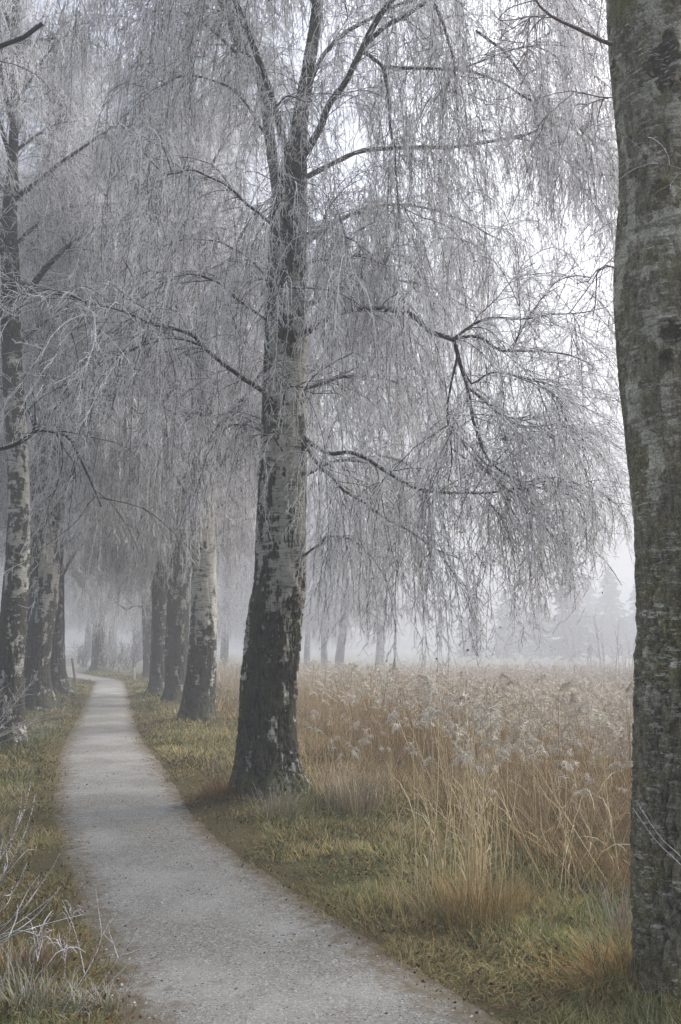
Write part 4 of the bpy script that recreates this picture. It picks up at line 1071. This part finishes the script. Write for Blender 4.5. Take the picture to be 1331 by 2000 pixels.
# bare saplings standing in the reeds, right
for k, (px, Y, top, n, sp_, lab) in enumerate(((1122, 24, 1232, 2, .05, "single thin bare sapling above the reed tops, left of the bushy bare shrub"), (1185, 23, 1205, 9, .42, "bushy bare shrub with upright shoots above the reed tops"), (1228, 24, 1245, 6, .3, "low bare shoots above the reeds beside the close right trunk"), (1155, 25, 1240, 2, .05, "thin bare rod above the reeds just left of the bushy bare shrub"))):
    r_ = np.random.default_rng(900 + k); b = at(px, 1320, Y); b[2] = Hs(b[0], b[1]); zt = at(px, top, Y)[2]; st = []
    for j in range(n):
        e = np.array([b[0] + r_.normal(0, sp_), b[1] + r_.normal(0, sp_), b[2] + (zt - b[2]) * (1 if j == 0 else r_.uniform(.65, 1))])
        q = b + [r_.normal(0, .05), r_.normal(0, .05), 0]; st.append([q, q * .5 + e * .5 + [r_.normal(0, .06), 0, 0], e])
    stalks('shrub' if n > 4 else 'sapling', st, 'shrub', lab, 'shrub' if n > 4 else 'sapling', b, side=6, r0=.010, r1=.004, seed=k, side_len=(.1, .5))
# rimed stalks crossing the foot of the close trunk
b4 = np.array([T0[0] + .35, T0[1] - .55, 0.]); b4[2] = Hs(b4[0], b4[1]); yb = b4[1]
stalks('dead_herb', [shoot(b4, (1400, 1760, yb), (1331, 1675, yb), (1290, 1635, yb), (1243, 1566, yb)), shoot(b4, (1380, 1740, yb), (1331, 1690, yb), (1280, 1640, yb), (1236, 1578, yb))], 'shrub', "two long rimed stalks slanting across the close right trunk", 'weed', b4, side=0, r0=.0024, r1=.0014)
# pale stalks beside the big birch's foot
def tuft(px, py, n, h, spread, label, seed, c, lean=.25, name='grass_tussock', fr=.4):
    r_ = np.random.default_rng(seed); b = ground(px, py); b[2] = Hs(b[0], b[1])
    x, y = r_.normal(0, spread, n), r_.normal(0, spread * .7, n); sd = None
    zz = H(x + b[0], y + b[1]) - b[2] - .01
    az = np.arctan2(y, x) + r_.normal(0, .7, n)
    c0 = np.array(c) * r_.uniform(.6, 1.3, n)[:, None]; f = np.clip(r_.normal(fr, .2, n), 0, .9)[:, None]
    V, Fc, col = blades(x, y, zz, r_.uniform(.5, 1, n) * h, az, np.abs(r_.normal(lean, lean * .6, n)), r_.uniform(.05, .55, n) * (1.5 * lean + .1), np.full(n, .0022), c0, c0 * (1 - f) + np.array([.55, .56, .55]) * f)
    mb = MB(); mb.add(V, Fc, col=col)
    tag(link(name, mb.mesh(name, M['grass']), None, b), label, 'grass tuft', 'tussocks on the right verge')
tuft(432, 1568, 520, .38, .13, "rust-brown tussock sprawling at the left foot of the big birch", 21, (.30, .16, .05), .7, fr=.02)
tuft(545, 1600, 130, .40, .12, "pale rimed upright stalks in front of the big birch's foot", 22, (.32, .27, .19), .22, fr=.6)
tuft(690, 1585, 420, .55, .16, "pale frosty tussock at the base of the reed clump right of the big birch", 23, (.42, .34, .22), .25, fr=.5)
tuft(1228, 1850, 90, .42, .06, "narrow rimed grass tuft standing at the left foot of the close right trunk", 24, (.30, .25, .17), .15, fr=.65)
tuft(1215, 1950, 500, .34, .16, "golden brown tussock at the foot of the close right trunk", 25, (.34, .22, .07), .7, fr=.03)
tuft(930, 1800, 700, .40, .22, "straw tussock at the base of the foremost reed clump", 26, (.42, .30, .12), .4, fr=.08)
tuft(425, 1510, 60, .38, .10, "few pale stalks beside the path left of the big birch", 27, (.33, .28, .19), .15, fr=.4)
tuft(352, 1408, 160, .5, .16, "rimed tall grass at the left foot of the white-barked birch", 28, (.28, .23, .15), .3, fr=.4)
tuft(55, 1895, 300, .26, .11, "reddish brown tussock in the lower left grass", 29, (.25, .15, .06), .6, fr=.08)
tuft(60, 1975, 170, .22, .12, "fine rimed grass tuft in the lower left corner, left of the reddish sapling's foot", 31, (.30, .27, .19), .5, fr=.6)
tuft(205, 1965, 150, .16, .10, "rimed low grass tuft between the reddish sapling's foot and the path", 32, (.28, .26, .17), .6, fr=.55)
tuft(20, 1905, 150, .24, .10, "pale rimed tuft under the slanting bare shoots at the left edge", 33, (.30, .27, .2), .45, fr=.6)
tuft(12, 1640, 160, .28, .09, "pale straw tussock at the left edge behind the slanting shoots", 30, (.34, .27, .15), .45, fr=.2)

# ---- posts, fence and the small wooden things at the bend
def post(pb, pt, r, mat, label, seed, extra=None):
    b = ground(*pb); t_ = at(pt[0], pt[1], b[1]); r_ = np.random.default_rng(seed)
    root = empty('fence_post', (b[0], b[1], Hs(b[0], b[1])), label, 'post', 'wooden posts by the path'); o = np.array(root.location)
    P = np.array([b - [0, 0, .3], b, (b + t_) / 2, t_, t_ + nrm(t_ - b) * .02, t_ + nrm(t_ - b) * .021])
    V, q = tubes((P - o)[None], np.array([[r, r, r * .97, r * .93, r * .7, .002]]), 9)
    V = V + .004 * r_.normal(size=V.shape)
    link('post', mk('post', V, [q], M[mat]), root)
    if extra:
        A = np.array([at(*e, b[1]) for e in extra]); V, q = tubes((A - o)[None], np.full((1, len(A)), r * .6), 7); link('brace', mk('brace', V, [q], M[mat]), root)
post((128.5, 1347), (126, 1286), .055, 'wood', "weathered fence post with a brace, left of the two by the left verge", 1, [(126, 1288), (123, 1278), (119, 1269)])
post((148, 1335), (141.5, 1286), .055, 'wood', "weathered leaning fence post without brace, right of the two by the left verge", 2)
post((233, 1318), (233, 1303), .03, 'wood', "short thin dark stake in the grass right of the path bend", 3)
post((262.5, 1329), (262, 1306), .07, 'pale_wood', "short pale wooden stub post beside the trunk cluster", 4, [(262, 1318), (254, 1318), (246, 1318)])
def wire_fence():
    Y = 66; r = empty('wire_fence', tuple(at(118, 1300, Y)[:2]) + (0,), "faint wire fence on thin posts across the far meadow, left of the path bend", 'fence'); o = np.array(r.location)
    xs = [60, 92, 122, 152, 200, 236, 262]
    for i, px in enumerate(xs):
        b = at(px, 1300, Y); z = Hs(b[0], b[1]); A = np.array([[b[0], b[1], z - .2], [b[0] + .05, b[1], z + .8], [b[0] + .1, b[1], z + 1.35]])
        V, q = tubes((A - o)[None], np.array([[.06, .06, .055]]), 6); link('post', mk('post', V, [q], M['wood']), r)
    for h in (.55, .95, 1.25):
        A = np.array([[at(px, 1300, Y)[0] + .08, Y, Hs(at(px, 1300, Y)[0], Y) + h] for px in xs]); V, q = tubes((A - o)[None], np.full((1, len(A)), .012), 4); link('wire', mk('wire', V, [q], M['wood']), r)
wire_fence()
post((155, 1294), (158.5, 1262), .07, 'wood', "hazy tilted post in the meadow beyond the two fence posts", 6)
# frosted bushes round the bend
for k, (px, Y, h, wd, lab) in enumerate(((245, 50, 2.0, .9, "hazy rimed bush beyond the short dark stake at the path bend"), (222, 53, 1.5, .7, "small hazy rimed bush at the right foot of the flared birch"), (262, 43, 2.4, .25, "slender rimed young tree behind the pale stub post"), (165, 56, 1.6, .6, "hazy rimed bush left of the flared birch at the bend"))):
    r_ = np.random.default_rng(950 + k); b = at(px, 1300, Y); b[2] = Hs(b[0], b[1]); st = []
    for j in range(26 if wd > .3 else 7):
        e = b + np.array([r_.normal(0, wd), r_.normal(0, wd), h * r_.uniform(.45, 1)]); q = b + [r_.normal(0, wd * .25), r_.normal(0, wd * .25), 0]; st.append([q, q * .4 + e * .6 + [0, 0, .1], e])
    stalks('bush' if wd > .3 else 'sapling', st, 'twig', lab, 'bush' if wd > .3 else 'sapling', b, side=9, r0=.016, r1=.008, seed=k, side_len=(.2, .6), ns=4)
# pale bank across the field
def bank():
    r_ = np.random.default_rng(40); n = 26000
    y = r_.uniform(38, 60, n); x = r_.uniform(-16, 34, n); k = rowdist(x, y) > 3; x, y = x[k], y[k]; n = len(x)
    c = np.array([.40, .37, .31]) * r_.uniform(.6, 1.2, n)[:, None]
    V, Fc, col = blades(x, y, H(x, y) - .02, r_.uniform(.4, 1.1, n), r_.uniform(0, 6.28, n), r_.uniform(.05, .4, n), r_.uniform(.1, .5, n), np.full(n, .02), c, c * .4 + .36)
    mb = MB(); mb.add(V, Fc, col=col)
    tag(link('tall_grass', mb.mesh('tall_grass', M['grass'])), "pale rimed tall grass fading into the haze behind the reed bed", 'grass', kind='stuff')
bank()

# ------------------------------------------------------------------ haze
def haze():
    x0, x1, y0, y1, z0, z1 = -205, 205, -16, 265, -2.0, 22.5
    V = np.array([[x, y, z] for x in (x0, x1) for y in (y0, y1) for z in (z0, z1)], float)
    q = np.array([[0, 1, 3, 2], [4, 6, 7, 5], [0, 4, 5, 1], [2, 3, 7, 6], [0, 2, 6, 4], [1, 5, 7, 3]])
    m = bpy.data.materials.new('haze'); m.use_nodes = True; t = m.node_tree
    t.nodes.remove(t.nodes['Principled BSDF'])
    v = t.nodes.new('ShaderNodeVolumePrincipled')
    v.inputs['Color'].default_value = (.72, .75, .81, 1)
    v.inputs['Density'].default_value = .0105
    v.inputs['Anisotropy'].default_value = .2
    t.links.new(v.outputs[0], t.nodes['Material Output'].inputs['Volume'])
    me = mk('haze', V, [q], m, False)
    tag(link('haze', me), "pale freezing fog filling the avenue and the reed field", 'fog', kind='stuff')
haze()
